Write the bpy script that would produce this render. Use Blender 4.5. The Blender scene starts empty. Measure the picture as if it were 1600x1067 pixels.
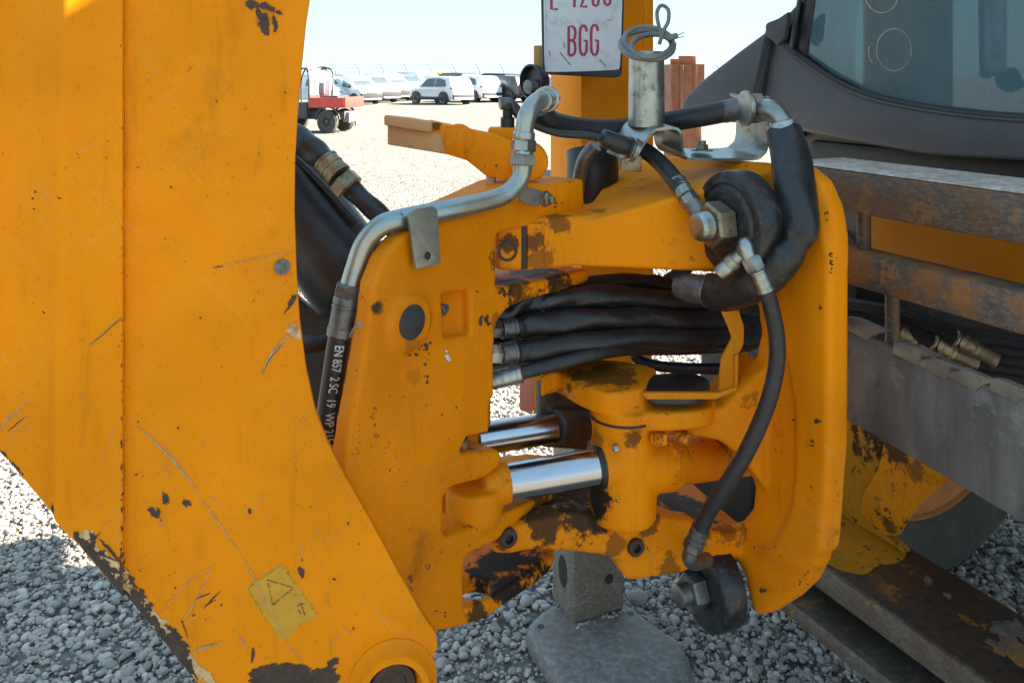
import bpy, bmesh, math, random
import numpy as np
from mathutils import Vector, Matrix
random.seed(7); RNG = np.random.default_rng(7)
SC = bpy.context.scene
COL = SC.collection
R = math.radians
# ------------------------------------------------------------------ camera, sky, sun, exposure
F, CX, HY, H = 1300.0, 800.0, 118.0, 1.6          # focal length in photo pixels, centre column, horizon row, eye height
cam = bpy.data.cameras.new('camera'); camo = bpy.data.objects.new('camera', cam); COL.objects.link(camo)
camo.location = (0, 0, H); camo.rotation_euler = (R(90), 0, 0)
cam.sensor_width = 36; cam.lens = 36 * F / 1600; cam.shift_y = -(533.5 - HY) / 1600
cam.clip_start = 0.05; cam.clip_end = 3000
SC.camera = camo
SUN_AZ, SUN_EL = R(80), R(33)                      # azimuth measured from +Y towards +X
sdir = Vector((math.sin(SUN_AZ) * math.cos(SUN_EL), math.cos(SUN_AZ) * math.cos(SUN_EL), math.sin(SUN_EL)))
w = bpy.data.worlds.new('World'); SC.world = w; w.use_nodes = True
wn = w.node_tree; wn.nodes.clear()
sky = wn.nodes.new('ShaderNodeTexSky'); sky.sky_type = 'NISHITA'; sky.sun_disc = False
sky.sun_elevation = SUN_EL; sky.sun_rotation = SUN_AZ
sky.air_density = 1.0; sky.dust_density = 0.2; sky.ozone_density = 2.0
bg = wn.nodes.new('ShaderNodeBackground'); bg.inputs['Strength'].default_value = 0.15
wo = wn.nodes.new('ShaderNodeOutputWorld')
gm = wn.nodes.new('ShaderNodeGamma'); gm.inputs['Gamma'].default_value = 0.20   # thin high haze: the sky's own contrast is softened evenly all round
wn.links.new(sky.outputs[0], gm.inputs[0]); hs = wn.nodes.new('ShaderNodeHueSaturation'); hs.inputs['Saturation'].default_value = 1.6; wn.links.new(gm.outputs[0], hs.inputs['Color']); tn = wn.nodes.new('ShaderNodeMix'); tn.data_type = 'RGBA'; tn.blend_type = 'MULTIPLY'; tn.inputs[0].default_value = 1.0; tn.inputs[7].default_value = (.67, .90, 1.02, 1)
wn.links.new(hs.outputs[0], tn.inputs[6]); wn.links.new(tn.outputs[2], bg.inputs[0]); wn.links.new(bg.outputs[0], wo.inputs[0])
sl = bpy.data.lights.new('sun', 'SUN'); sl.energy = 4.7; sl.angle = R(0.5); sl.color = (1.0, 0.93, 0.80)
so = bpy.data.objects.new('sun', sl); COL.objects.link(so); so.location = (30, 6, 25)
so.rotation_euler = sdir.to_track_quat('Z', 'Y').to_euler()
SC.view_settings.view_transform = 'Standard'; SC.view_settings.look = 'None'
SC.view_settings.exposure = 2.74; SC.view_settings.gamma = 1.0; SC.view_settings.use_curve_mapping = False
SC.render.engine = 'CYCLES'
SC.cycles.use_denoising = True; SC.cycles.caustics_refractive = False; SC.cycles.caustics_reflective = False
SC.cycles.max_bounces = 8; SC.cycles.sample_clamp_indirect = 4

# ------------------------------------------------------------------ node helpers and materials
class NT:
    def __init__(s, name):
        s.m = bpy.data.materials.new(name); s.m.use_nodes = True; s.t = s.m.node_tree; s.t.nodes.clear()
        s.out = s.t.nodes.new('ShaderNodeOutputMaterial'); s.b = s.t.nodes.new('ShaderNodeBsdfPrincipled')
        s.t.links.new(s.b.outputs[0], s.out.inputs[0])
        s.co = s.n('ShaderNodeTexCoord').outputs['Object']
    def n(s, ty, ins=None, **props):
        nd = s.t.nodes.new(ty)
        for k, v in props.items(): setattr(nd, k, v)
        for k, v in (ins or {}).items(): s.set(nd.inputs[k], v)
        return nd
    def set(s, sock, v):
        if isinstance(v, bpy.types.NodeSocket): s.t.links.new(v, sock)
        elif isinstance(v, (tuple, list)) and len(v) == 3 and sock.type == 'RGBA': sock.default_value = (*v, 1)
        else: sock.default_value = v
    def math(s, op, a, b=0.0, clamp=False):
        nd = s.n('ShaderNodeMath', {0: a, 1: b}, operation=op); nd.use_clamp = clamp; return nd.outputs[0]
    def scale(s, v): return s.n('ShaderNodeVectorMath', {0: s.co, 1: v}, operation='MULTIPLY').outputs[0]
    def noise(s, sc, det=3, rough=.55, vec=None, dist=0.0):
        return s.n('ShaderNodeTexNoise', {'Vector': vec or s.co, 'Scale': sc, 'Detail': det, 'Roughness': rough, 'Distortion': dist}).outputs[0]
    def ramp(s, v, lo, hi, a=0.0, b=1.0):
        return s.n('ShaderNodeMapRange', {'Value': v, 'From Min': lo, 'From Max': hi, 'To Min': a, 'To Max': b}, interpolation_type='SMOOTHSTEP').outputs[0]
    def mix(s, f, a, b):
        nd = s.n('ShaderNodeMix', data_type='RGBA')
        s.set(nd.inputs[0], f); s.set(nd.inputs[6], a); s.set(nd.inputs[7], b); return nd.outputs[2]
    def bump(s, h, strength=.3, dist=.002):
        s.set(s.b.inputs['Normal'], s.n('ShaderNodeBump', {'Height': h, 'Strength': strength, 'Distance': dist}).outputs[0])
    def fin(s, col=None, rough=None, metal=None, **kw):
        if col is not None: s.set(s.b.inputs['Base Color'], col)
        if rough is not None: s.set(s.b.inputs['Roughness'], rough)
        if metal is not None: s.set(s.b.inputs['Metallic'], metal)
        for k, v in kw.items(): s.set(s.b.inputs[k.replace('_', ' ')], v)
        return s.m

def paint(name, base=(.88, .285, .004), chip=.60, edge=.5, grime=.35, dark_spots=(), chipcol=(.035, .022, .014), fade=.25, streak=.3, bw=.006, dense=False, scr=1.0):
    """worn machine enamel: fading, dust, chips, worn edges, greasy marks and recess darkening at given spots"""
    t = NT(name)
    n1 = t.noise(2.3, 4); n2 = t.noise(9, 4, .6); n3 = t.noise(60, 6, .7); n4 = t.noise(5.1, 3)
    darker = tuple(c * .80 for c in base); pale = (base[0] * .99 + .01, base[1] * 1.10 + .015, base[2] + .010)
    c = t.mix(t.ramp(n1, .35, .65), base, darker)
    c = t.mix(t.math('MULTIPLY', t.ramp(n2, .42, .75), fade), c, pale)
    st = t.noise(1.0, 5, .6, vec=t.scale((46, 46, 5)))
    c = t.mix(t.math('MULTIPLY', t.ramp(st, .56, .75), streak), c, (.22, .085, .012))
    fine = t.noise(240, 3, .6)
    c = t.mix(t.math('MULTIPLY', t.ramp(fine, .62, .72), .35), c, (.16, .065, .015))
    for ang_, k_ in ((.62, .55), (-.9, .45)):
        rv = t.n('ShaderNodeVectorRotate', {'Vector': t.co, 'Angle': ang_}, rotation_type='Y_AXIS').outputs[0]
        ln = t.noise(1.0, 3, .5, vec=t.n('ShaderNodeVectorMath', {0: rv, 1: (3.5, 3.5, 120)}, operation='MULTIPLY').outputs[0])
        lm_ = t.math('MULTIPLY', t.ramp(t.math('ABSOLUTE', t.math('SUBTRACT', ln, .36)), .010, .002), t.ramp(n4, .46, .62))
        c = t.mix(t.math('MULTIPLY', lm_, k_ * scr), c, (.62, .34, .11))
    c = t.mix(t.math('MULTIPLY', t.ramp(t.noise(3.4, 6, .62), .50, .72), .34), c, (base[0] * .62, base[1] * .52, base[2]))
    # grime in patches
    g = t.math('MULTIPLY', t.ramp(t.noise(7.5, 8, .68), .52, .70), t.ramp(n4, .48, .66))
    g = t.math('MULTIPLY', g, grime)
    c = t.mix(g, c, (.06, .032, .012))
    sn = t.math('MULTIPLY', t.math('SUBTRACT', t.noise(24, 9, .74), .5), 2.6) if dark_spots else None
    acc = None
    for (x, y, z, r, k) in dark_spots:
        d = t.n('ShaderNodeVectorMath', {0: t.co, 1: (x, y, z)}, operation='DISTANCE').outputs['Value']
        f = t.math('ADD', t.ramp(d, r * 1.2, 0.0), sn)
        f = t.math('MULTIPLY', t.math('MULTIPLY', t.ramp(f, .50, .74), t.ramp(d, r * 1.35, r * .8)), k)
        acc = f if acc is None else t.math('MAXIMUM', acc, f)
    if acc is not None: c = t.mix(acc, c, (.028, .02, .013))
    # chips and worn edges
    ch = t.math('MULTIPLY', t.ramp(n3, chip, chip + .03), t.ramp(n4, .45, .6))
    if dense:
        pt = t.n('ShaderNodeNewGeometry').outputs['Pointiness']
        e = t.math('MULTIPLY', t.ramp(pt, .53, .60), t.ramp(n3, .60 - .25 * edge, .68 - .2 * edge))
    else: e = 0.0
    wear = t.math('MAXIMUM', ch, t.math('MULTIPLY', e, min(1, edge * 1.6)))
    c = t.mix(wear, c, chipcol)
    h = t.math('ADD', t.math('MULTIPLY', wear, -1.0), t.math('MULTIPLY', t.noise(420, 2), .12))
    h = t.math('ADD', h, t.math('MULTIPLY', n2, .25))
    if dense: h = t.math('ADD', h, t.math('MULTIPLY', t.noise(150, 5, .65), .55))      # sand-cast skin
    t.bump(h, .28, .0016)
    return t.fin(c, t.math('ADD', .40, t.math('MULTIPLY', n2, .22)), 0.0, Specular_IOR_Level=.12)

def plain(name, col, rough=.5, metal=0.0, var=.25, sc=14, bump=.15, dirt=None, dk=.5, **kw):
    t = NT(name); n = t.noise(sc, 5, .6)
    c = t.mix(t.ramp(n, .3, .7), tuple(x * (1 - var) for x in col), tuple(min(1, x * (1 + var * .6)) for x in col))
    if dirt: c = t.mix(t.math('MULTIPLY', t.ramp(t.noise(sc * 2.6, 7, .68), .5, .68), dk), c, dirt)
    if bump: t.bump(t.noise(sc * 9, 4, .6), bump, .001)
    return t.fin(c, t.math('ADD', rough - .08, t.math('MULTIPLY', n, .16)), metal, **kw)

M = {}
def P3(px, py, Y): return Vector(((px - CX) / F * Y, Y, H - (py - HY) / F * Y))
# ------------------------------------------------------------------ geometry helpers
class VP:
    """vertical plane through two photo columns at known distances; .at(px,py) is the point on it seen there"""
    def __init__(s, p0, y0, p1, y1):
        s.b = (1 / y1 - 1 / y0) / (p1 - p0); s.a = 1 / y0 - s.b * p0
        A, B = P3(p0, HY, y0), P3(p1, HY, y1)
        s.u = (B - A).normalized() if p1 > p0 else (A - B).normalized()
        s.n = s.u.cross(Vector((0, 0, 1)))          # towards the camera
        s.O = A
    def Y(s, px): return 1 / (s.a + s.b * px)
    def at(s, px, py, off=0.0): return P3(px, py, s.Y(px)) + s.n * off
    def uv(s, px, py):
        d = s.at(px, py) - s.O; return (d.dot(s.u), d.z)
def flat(Y): return VP(0, Y, 1600, Y)

def fillet(pts, seg=5):
    out = []; n = len(pts)
    for i, p in enumerate(pts):
        if len(p) < 3 or p[2] <= 0: out.append((p[0], p[1])); continue
        a, b, c = Vector(pts[i - 1][:2]), Vector(p[:2]), Vector(pts[(i + 1) % n][:2])
        r = min(p[2], (a - b).length * .49, (c - b).length * .49)
        s, e = b + (a - b).normalized() * r, b + (c - b).normalized() * r
        for k in range(seg + 1):
            t = k / seg; q = s * (1 - t) ** 2 + b * 2 * t * (1 - t) + e * t * t; out.append((q.x, q.y))
    return out
def smooth_poly(pts, sub=4):
    """closed Catmull-Rom through the points"""
    n = len(pts); out = []
    for i in range(n):
        p0, p1, p2, p3 = (Vector(pts[(i + k - 1) % n][:2]) for k in range(4))
        for k in range(sub):
            t = k / sub
            q = .5 * ((2 * p1) + (p2 - p0) * t + (2 * p0 - 5 * p1 + 4 * p2 - p3) * t * t + (3 * p1 - p0 - 3 * p2 + p3) * t ** 3)
            out.append((q.x, q.y))
    return out

def shade(me, ang=35):
    me.shade_smooth(); me.set_sharp_from_angle(angle=R(ang)); return me
def add(name, me, mat=None, parent=None, **props):
    o = bpy.data.objects.new(name, me); COL.objects.link(o)
    if mat is not None and me is not None:
        me.materials.clear(); me.materials.append(mat if not isinstance(mat, str) else M[mat])
    if parent is not None:
        o.parent = parent; o.matrix_parent_inverse = parent.matrix_world.inverted() if parent.type == 'EMPTY' else Matrix()
    for k, v in props.items(): o[k] = v
    return o
def empty(name, loc, label=None, category=None, group=None, rz=0.0):
    o = bpy.data.objects.new(name, None); COL.objects.link(o); o.location = loc; o.rotation_euler = (0, 0, rz)
    o.matrix_world = Matrix.Translation(loc) @ Matrix.Rotation(rz, 4, 'Z')
    if label: o['label'] = label
    if category: o['category'] = category
    if group: o['group'] = group
    return o

def slab2d(uvs, thick, Mx, bev=0.0, holes=(), bres=2):
    """outline (with holes) -> plate with rounded edges; front face at local z=0, back at -thick"""
    cu = bpy.data.curves.new('tmp', 'CURVE'); cu.dimensions = '2D'; cu.fill_mode = 'BOTH'
    bev = min(bev, thick * .49)
    cu.extrude = thick / 2 - bev; cu.bevel_depth = bev; cu.bevel_resolution = bres; cu.offset = -bev
    for loop in (uvs, *holes):
        sp = cu.splines.new('POLY'); sp.points.add(len(loop) - 1)
        for q, (a, b) in zip(sp.points, loop): q.co = (a, b, 0, 1)
        sp.use_cyclic_u = True
    ob = bpy.data.objects.new('tmp', cu)
    me = bpy.data.meshes.new_from_object(ob)
    bpy.data.objects.remove(ob); bpy.data.curves.remove(cu)
    me.transform(Mx @ Matrix.Translation((0, 0, -thick / 2)))
    bm = bmesh.new(); bm.from_mesh(me); bmesh.ops.remove_doubles(bm, verts=bm.verts, dist=1e-5)
    bmesh.ops.recalc_face_normals(bm, faces=bm.faces); bm.to_mesh(me); bm.free()
    return shade(me)
def frame(O, u, v, n):
    m = Matrix.Identity(4)
    for i in range(3): m[i][0], m[i][1], m[i][2], m[i][3] = u[i], v[i], n[i], O[i]
    return m
Z = Vector((0, 0, 1))
def trace_me(pts, pl, thick, bev=.004, holes=(), off=0.0, bres=2):
    uv = [pl.uv(*p) for p in fillet(pts)]
    hs = [[pl.uv(*p) for p in fillet(h)] for h in holes]
    return slab2d(uv, thick, frame(pl.O + pl.n * off, pl.u, Z, pl.n), bev, hs, bres)
def trace(name, pts, pl, thick, mat, parent, bev=.004, holes=(), off=0.0):
    return add(name, trace_me(pts, pl, thick, bev, holes, off), mat, parent)
def plan_me(xy, ztop, thick, bev=.004, holes=()):
    return slab2d([tuple(p) for p in xy], thick, frame((0, 0, ztop), Vector((1, 0, 0)), Vector((0, 1, 0)), Z), bev, holes)
def G(px, py, z): Y = (H - z) * F / (py - HY); return ((px - CX) / F * Y, Y)

def bm_mesh(bm, ang=35, name='m'):
    bmesh.ops.recalc_face_normals(bm, faces=bm.faces)
    me = bpy.data.meshes.new(name); bm.to_mesh(me); bm.free(); return shade(me, ang)
def box_me(c, ex, ey, ez, bev=.003, ax=None):
    """box of half sizes ex,ey,ez along axes ax (default world)"""
    bm = bmesh.new(); bmesh.ops.create_cube(bm, size=2)
    ux, uy, uz = ax or (Vector((1, 0, 0)), Vector((0, 1, 0)), Z)
    for v in bm.verts: v.co = Vector(c) + ux * (v.co.x * ex) + uy * (v.co.y * ey) + uz * (v.co.z * ez)
    if bev: bmesh.ops.bevel(bm, geom=list(bm.edges), offset=bev, segments=2, profile=.5, affect='EDGES')
    return bm_mesh(bm)
def hull_me(pts):
    bm = bmesh.new()
    for p in pts: bm.verts.new(p)
    r = bmesh.ops.convex_hull(bm, input=bm.verts)
    bmesh.ops.delete(bm, geom=[v for v in bm.verts if not v.link_faces], context='VERTS')
    return bm_mesh(bm)
def basis(ax):
    ax = Vector(ax).normalized(); a = Vector((0, 0, 1)) if abs(ax.z) < .9 else Vector((1, 0, 0))
    s = ax.cross(a).normalized(); return ax, s, s.cross(ax)
def lathe_me(O, ax, prof, seg=32, rot=0.0):
    """profile [(along, radius)] turned round an axis; ends are closed"""
    ax, s, v = basis(ax); O = Vector(O); bm = bmesh.new(); rings = []
    for t, r in prof:
        if r < 1e-6: rings.append([bm.verts.new(O + ax * t)])
        else: rings.append([bm.verts.new(O + ax * t + (s * math.cos(rot + 2 * math.pi * k / seg) + v * math.sin(rot + 2 * math.pi * k / seg)) * r) for k in range(seg)])
    for a, b in zip(rings, rings[1:]):
        for k in range(seg):
            q = [a[k % len(a)], a[(k + 1) % len(a)], b[(k + 1) % len(b)], b[k % len(b)]]
            q = [x for i, x in enumerate(q) if x not in q[:i]]
            if len(q) > 2: bm.faces.new(q)
    for rg in (rings[0], rings[-1]):
        if len(rg) > 2: bm.faces.new(rg)
    return bm_mesh(bm, 40)
def nut_me(O, ax, r, h, rot=0.0, ch=.12):
    return lathe_me(O, ax, [(0, r * (1 - ch)), (h * .12, r), (h * .88, r), (h, r * (1 - ch))], 6, rot)
def spline(pts, sub=10):
    P = [Vector(p) for p in pts]; P = [P[0] * 2 - P[1]] + P + [P[-1] * 2 - P[-2]]; out = []
    for i in range(1, len(P) - 2):
        p0, p1, p2, p3 = P[i - 1:i + 3]
        for k in range(sub):
            t = k / sub
            out.append(.5 * ((2 * p1) + (p2 - p0) * t + (2 * p0 - 5 * p1 + 4 * p2 - p3) * t * t + (3 * p1 - p0 - 3 * p2 + p3) * t ** 3))
    out.append(P[-2]); return out
def tube_me(pts, r, seg=16, sub=10, rf=None, straight=False):
    """round tube through points; rf(t, angle) scales the radius (folds, dents)"""
    C = [Vector(p) for p in pts] if straight else spline(pts, sub)
    n = len(C); bm = bmesh.new(); prev = None; s = None
    for i, c in enumerate(C):
        tan = (C[min(i + 1, n - 1)] - C[max(i - 1, 0)]).normalized()
        if s is None: s = basis(tan)[1]
        s = (s - tan * s.dot(tan)).normalized(); v = tan.cross(s)
        rr = r(i / (n - 1)) if callable(r) else r
        ring = []
        for k in range(seg):
            a = 2 * math.pi * k / seg; q = rr * (rf(i / (n - 1), a) if rf else 1)
            ring.append(bm.verts.new(c + (s * math.cos(a) + v * math.sin(a)) * q))
        if prev:
            for k in range(seg): bm.faces.new((prev[k], prev[(k + 1) % seg], ring[(k + 1) % seg], ring[k]))
        else: bm.faces.new(ring)
        prev = ring
    bm.faces.new(prev)
    return bm_mesh(bm, 50)
def join_me(*mes):
    bm = bmesh.new()
    for m in mes: bm.from_mesh(m)
    me = bpy.data.meshes.new('j'); bm.to_mesh(me); bm.free(); return shade(me)
def cast_me(mes, voxel=.006, it=6, fac=.5):
    """weld solids into one casting with blended corners"""
    j = join_me(*mes); o = bpy.data.objects.new('tmpcast', j); COL.objects.link(o)
    m = o.modifiers.new('r', 'REMESH'); m.mode = 'VOXEL'; m.voxel_size = voxel; m.use_smooth_shade = True
    s = o.modifiers.new('s', 'SMOOTH'); s.iterations = it; s.factor = fac
    dg = bpy.context.evaluated_depsgraph_get()
    me = bpy.data.meshes.new_from_object(o.evaluated_get(dg)); bpy.data.objects.remove(o)
    me.shade_smooth(); return me
def quad_me(pts):
    me = bpy.data.meshes.new('q'); me.from_pydata([tuple(p) for p in pts], [], [tuple(range(len(pts)))]); me.update(); return me
def crimp(name, a, b, r, mat, parent, rings=3, seg=24):
    """ribbed hose ferrule from a to b"""
    a, b = Vector(a), Vector(b); L = (b - a).length; pr = [(0, r * .86), (L * .04, r)]
    for k in range(rings):
        t0 = L * (.12 + .76 * k / rings); t1 = L * (.12 + .76 * (k + .75) / rings)
        pr += [(t0, r), (t0 + .0008, r * .95), (t1, r * .95), (t1 + .0008, r)]
    pr += [(L * .96, r), (L, r * .86)]
    return add(name, lathe_me(a, b - a, pr, seg), mat, parent)
def strokes_me(polys, to3, width):
    """flat pen strokes (polylines in 2D) laid on a surface by to3(u,v)"""
    vs, fs = [], []
    for pl in polys:
        wv = width
        if isinstance(pl, tuple): pl, wv = pl
        n = len(pl); base = len(vs)
        for i, p in enumerate(pl):
            a, b = Vector(pl[max(i - 1, 0)]), Vector(pl[min(i + 1, n - 1)])
            d = (b - a); d = d.normalized() if d.length > 0 else Vector((1, 0)); q = Vector((-d.y, d.x))
            ww = wv(i / (n - 1)) if callable(wv) else wv
            for sg in (-1, 1):
                c = Vector(p) + q * sg * ww / 2; vs.append(tuple(to3(c.x, c.y)))
        for i in range(n - 1):
            k = base + 2 * i; fs.append((k, k + 1, k + 3, k + 2))
    me = bpy.data.meshes.new('s'); me.from_pydata(vs, [], fs); me.update(); return me
def chips_me(blobs, to3, ok=None):
    """ragged paint chips: (u,v,size,stretch,angle)"""
    vs, fs = [], []
    for ib, (u, v, s, st, an) in enumerate(blobs):
        i0 = len(vs); n = random.randint(11, 18); base = len(vs); ca, sa = math.cos(an), math.sin(an)
        vs.append(tuple(to3(u, v)))
        for k in range(n):
            a = 2 * math.pi * k / n; r = s * random.uniform(.35, 1.15)
            x, y = math.cos(a) * r * st, math.sin(a) * r
            dx, dy = x * ca - y * sa, x * sa + y * ca
            if ok:
                for _ in range(6):
                    if ok(u + dx, v + dy): break
                    dx *= .7; dy *= .7
            vs.append(tuple(to3(u + dx, v + dy)))
        for q in range(i0, len(vs)):                 # overlapping flakes lie one on another, never in one plane
            p = Vector(vs[q]); vs[q] = tuple(p + (Vector((0, 0, H)) - p).normalized() * (1.5e-6 * ib + 1e-5))
        for k in range(n): fs.append((base, base + 1 + k, base + 1 + (k + 1) % n))
    me = bpy.data.meshes.new('c'); me.from_pydata(vs, [], fs); me.update(); return me
# ------------------------------------------------------------------ materials
def S(px, py, Y, r, k=.9): p = P3(px, py, Y); return (p.x, p.y, p.z, r, k)
ORANGE = (.92, .275, .0015)
M['boom'] = paint('boom_enamel', ORANGE, chip=.66, edge=.55, grime=.22, fade=.40, streak=.22, bw=.003,
                  dark_spots=[S(415, 25, 1.13, .03, .25), S(458, 118, 1.13, .012, .4)])
M['king'] = paint('swing_post_enamel', ORANGE, chip=.645, edge=.30, grime=.40, streak=.22, fade=.15, dense=True,
                  dark_spots=[S(640, 535, 1.29, .035, .35), S(655, 590, 1.29, .03, .2), S(780, 400, 1.46, .05, .7), S(820, 470, 1.5, .06, .65), S(730, 690, 1.42, .035, .85),
                          S(780, 900, 1.5, .085, 1.), S(750, 960, 1.46, .045, .9), S(720, 835, 1.42, .05, .8), S(590, 480, 1.24, .02, .6), S(770, 500, 1.45, .03, .5), S(840, 440, 1.60, .11, .95), S(790, 450, 1.52, .08, .9), S(735, 830, 1.5, .06, .9), S(790, 895, 1.58, .13, 1.), S(760, 690, 1.5, .05, .9), S(830, 790, 1.55, .06, .8), S(560, 690, 1.26, .03, .5), S(640, 915, 1.33, .03, .4)])
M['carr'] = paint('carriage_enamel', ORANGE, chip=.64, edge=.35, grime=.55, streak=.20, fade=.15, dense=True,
                  dark_spots=[S(800, 385, 1.5, .045, .85), S(840, 400, 1.53, .05, .55), S(935, 345, 1.6, .05, .55), S(990, 345, 1.63, .03, .5), S(960, 420, 1.6, .05, .4), S(1130, 425, 1.66, .05, .5),
                          S(880, 785, 1.60, .14, .97), S(945, 825, 1.5, .06, 1.), S(1060, 790, 1.70, .15, .97), S(1130, 770, 1.72, .08, .9), S(1140, 820, 1.62, .06, .6), S(992, 855, 1.55, .035, .8),  # spots around the lower window darken its inner faces
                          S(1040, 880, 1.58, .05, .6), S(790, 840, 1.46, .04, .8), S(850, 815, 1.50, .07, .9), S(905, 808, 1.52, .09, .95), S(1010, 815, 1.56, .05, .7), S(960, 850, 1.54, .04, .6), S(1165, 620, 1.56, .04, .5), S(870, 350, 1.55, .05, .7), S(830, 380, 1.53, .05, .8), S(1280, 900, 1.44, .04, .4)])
M['trun'] = paint('trunnion_enamel', ORANGE, chip=.63, edge=.45, grime=.75, streak=.28, fade=.12, dense=True,
                  dark_spots=[S(940, 585, 1.58, .12, .75), S(880, 640, 1.6, .08, .55), S(930, 775, 1.52, .075, 1.), S(925, 690, 1.52, .04, .5), S(990, 680, 1.5, .035, .75),
                          S(1060, 720, 1.6, .05, .4), S(1120, 700, 1.7, .06, .5)])
M['post'] = paint('stabiliser_enamel', (.90, .27, .003), chip=.66, edge=.6, grime=.2, streak=.15, fade=.25)
M['lever'] = paint('lever_enamel', ORANGE, chip=.62, edge=.55, grime=.25, fade=.3, dark_spots=[S(678, 197, 1.6, .018, .8)])
M['lever_skylit_tan'] = paint('skylit_tan_enamel', (.68, .36, .15), chip=.64, edge=.6, grime=.15, fade=.3)  # skylight on the grip painted as paler orange; tan for the lamp bracket
M['dullpaint'] = paint('frame_enamel', (.55, .22, .015), chip=.56, edge=.6, grime=.8, streak=.4, fade=.15,
                       dark_spots=[S(1340, 700, 2.0, .14, .95), S(1390, 840, 1.9, .10, .9), S(1310, 830, 1.95, .06, .8)])
M['bracketpaint'] = paint('bracket_enamel', (.66, .225, .006), chip=.57, edge=.5, grime=.7, streak=.4, fade=.1, dark_spots=[S(1400, 690, 1.95, .09, .9), S(1440, 730, 1.9, .06, .6), S(1385, 825, 1.95, .04, .8)])
M['panelpaint'] = paint('panel_enamel', (.72, .25, .008), chip=.68, edge=.3, grime=.35, fade=.1)
def _worn(name, steel, rust, paintc, rk, pk, sc=9, rough=.5, metal=.25):
    t = NT(name); n = t.noise(sc, 7, .65); g = t.noise(sc * 7, 5, .7, vec=t.scale((1, 1, 2.2)))
    c = t.mix(t.ramp(g, .3, .75), tuple(x * .55 for x in steel), tuple(x * 1.45 for x in steel))
    c = t.mix(t.math('MULTIPLY', t.ramp(n, .42, .58), rk), c, t.mix(t.noise(90, 4), tuple(x * .5 for x in rust), rust))
    c = t.mix(t.math('MULTIPLY', t.math('MULTIPLY', t.ramp(t.noise(sc * 1.7, 8, .7), .56, .60), t.ramp(t.noise(sc * .5, 2), .45, .6)), pk), c, paintc)
    c = t.mix(t.math('MULTIPLY', t.ramp(t.noise(260, 2), .70, .76), .6), c, (.5, .48, .42))
    t.bump(t.math('ADD', g, t.math('MULTIPLY', n, 1.5)), .35, .0015)
    return t.fin(c, t.math('ADD', rough - .1, t.math('MULTIPLY', g, .3)), metal)
M['rail'] = _worn('worn_rail_steel', (.14, .105, .075), (.26, .12, .045), (.5, .22, .03), .5, .35)
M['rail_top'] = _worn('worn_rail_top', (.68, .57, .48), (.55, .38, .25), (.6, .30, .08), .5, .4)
M['rust'] = _worn('rusty_bar_steel', (.13, .10, .08), (.42, .165, .04), (.66, .26, .015), .98, .4, sc=8, rough=.7, metal=0)
t = NT('grey_step_steel'); n = t.noise(1, 6, .6, vec=t.scale((14, 14, 3.5))); g = t.noise(11, 8, .7)
c = t.mix(t.ramp(n, .3, .7), (.10, .094, .088), (.19, .18, .17)); c = t.mix(t.math('MULTIPLY', t.ramp(g, .54, .66), .5), c, (.28, .265, .245)); c = t.mix(t.math('MULTIPLY', t.ramp(t.noise(23, 7, .7), .60, .68), .6), c, (.07, .06, .055))
t.bump(t.math('ADD', g, n), .3, .0015); M['step'] = t.fin(c, t.math('ADD', .42, t.math('MULTIPLY', g, .3)), .2)
M['beam'] = _worn('greasy_beam_steel', (.05, .038, .028), (.12, .055, .02), (.45, .19, .02), .7, .55, sc=7, rough=.42, metal=.15)
M['beamface'] = _worn('scraped_beam_edge', (.15, .125, .10), (.13, .07, .04), (.55, .25, .03), .5, .5, sc=11, rough=.5, metal=.2)
M['padsteel'] = _worn('foot_pad_steel', (.24, .21, .19), (.27, .19, .13), (.28, .22, .17), .45, .1, sc=8, rough=.6, metal=.15)
M['legsteel'] = _worn('stabiliser_leg_steel', (.25, .20, .155), (.24, .165, .105), (.3, .22, .15), .5, .2, sc=10, rough=.6, metal=.15)
M['legplate'] = plain('scuffed_pin_plate', (.10, .085, .07), .6, .2, .4, 20, .3, dirt=(.3, .13, .02), dk=.5)
t = NT('zinc_steel'); n = t.noise(18, 6, .65)
c = t.mix(t.ramp(n, .35, .65), (.26, .265, .24), (.46, .46, .42)); c = t.mix(t.math('MULTIPLY', t.ramp(t.noise(60, 6, .7), .6, .7), .7), c, (.10, .09, .07))
t.bump(t.noise(160, 3), .15, .0008); M['zinc'] = t.fin(c, t.math('ADD', .20, t.math('MULTIPLY', n, .25)), .92)
t = NT('passivated_pipe'); n = t.noise(7, 5, .6)
c = t.mix(t.ramp(n, .38, .62), (.30, .36, .36), (.44, .41, .33)); c = t.mix(t.math('MULTIPLY', t.ramp(t.noise(45, 6, .7), .62, .68), .8), c, (.07, .06, .05))
t.bump(t.noise(120, 3), .12, .0008); M['pipe'] = t.fin(c, t.math('ADD', .24, t.math('MULTIPLY', n, .2)), .85)
M['greysteel'] = plain('dull_grey_fitting', (.17, .165, .165), .42, .7, .35, 30, .15, dirt=(.05, .045, .04), dk=.6)
M['bronze'] = plain('brassy_fitting', (.30, .235, .15), .4, .75, .3, 25, .15, dirt=(.06, .05, .035), dk=.7)
M['brackets'] = plain('bracket_steel', (.27, .265, .225), .45, .55, .22, 16, .2, dirt=(.12, .10, .07), dk=.5)
M['galv'] = plain('galvanised_plate', (.36, .36, .325), .34, .85, .3, 14, .18, dirt=(.10, .09, .065), dk=.7)
t = NT('chrome_rod'); M['chrome'] = t.fin(t.mix(t.math('MULTIPLY', t.ramp(t.noise(1, 4, .6, vec=t.scale((8, 8, 60))), .55, .75), .3), (.50, .50, .52), (.32, .31, .31)), .21, 1.0)
M['hose'] = plain('rubber_hose', (.020, .020, .022), .46, 0, .3, 30, .25, dirt=(.07, .065, .055), dk=.35)
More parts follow.
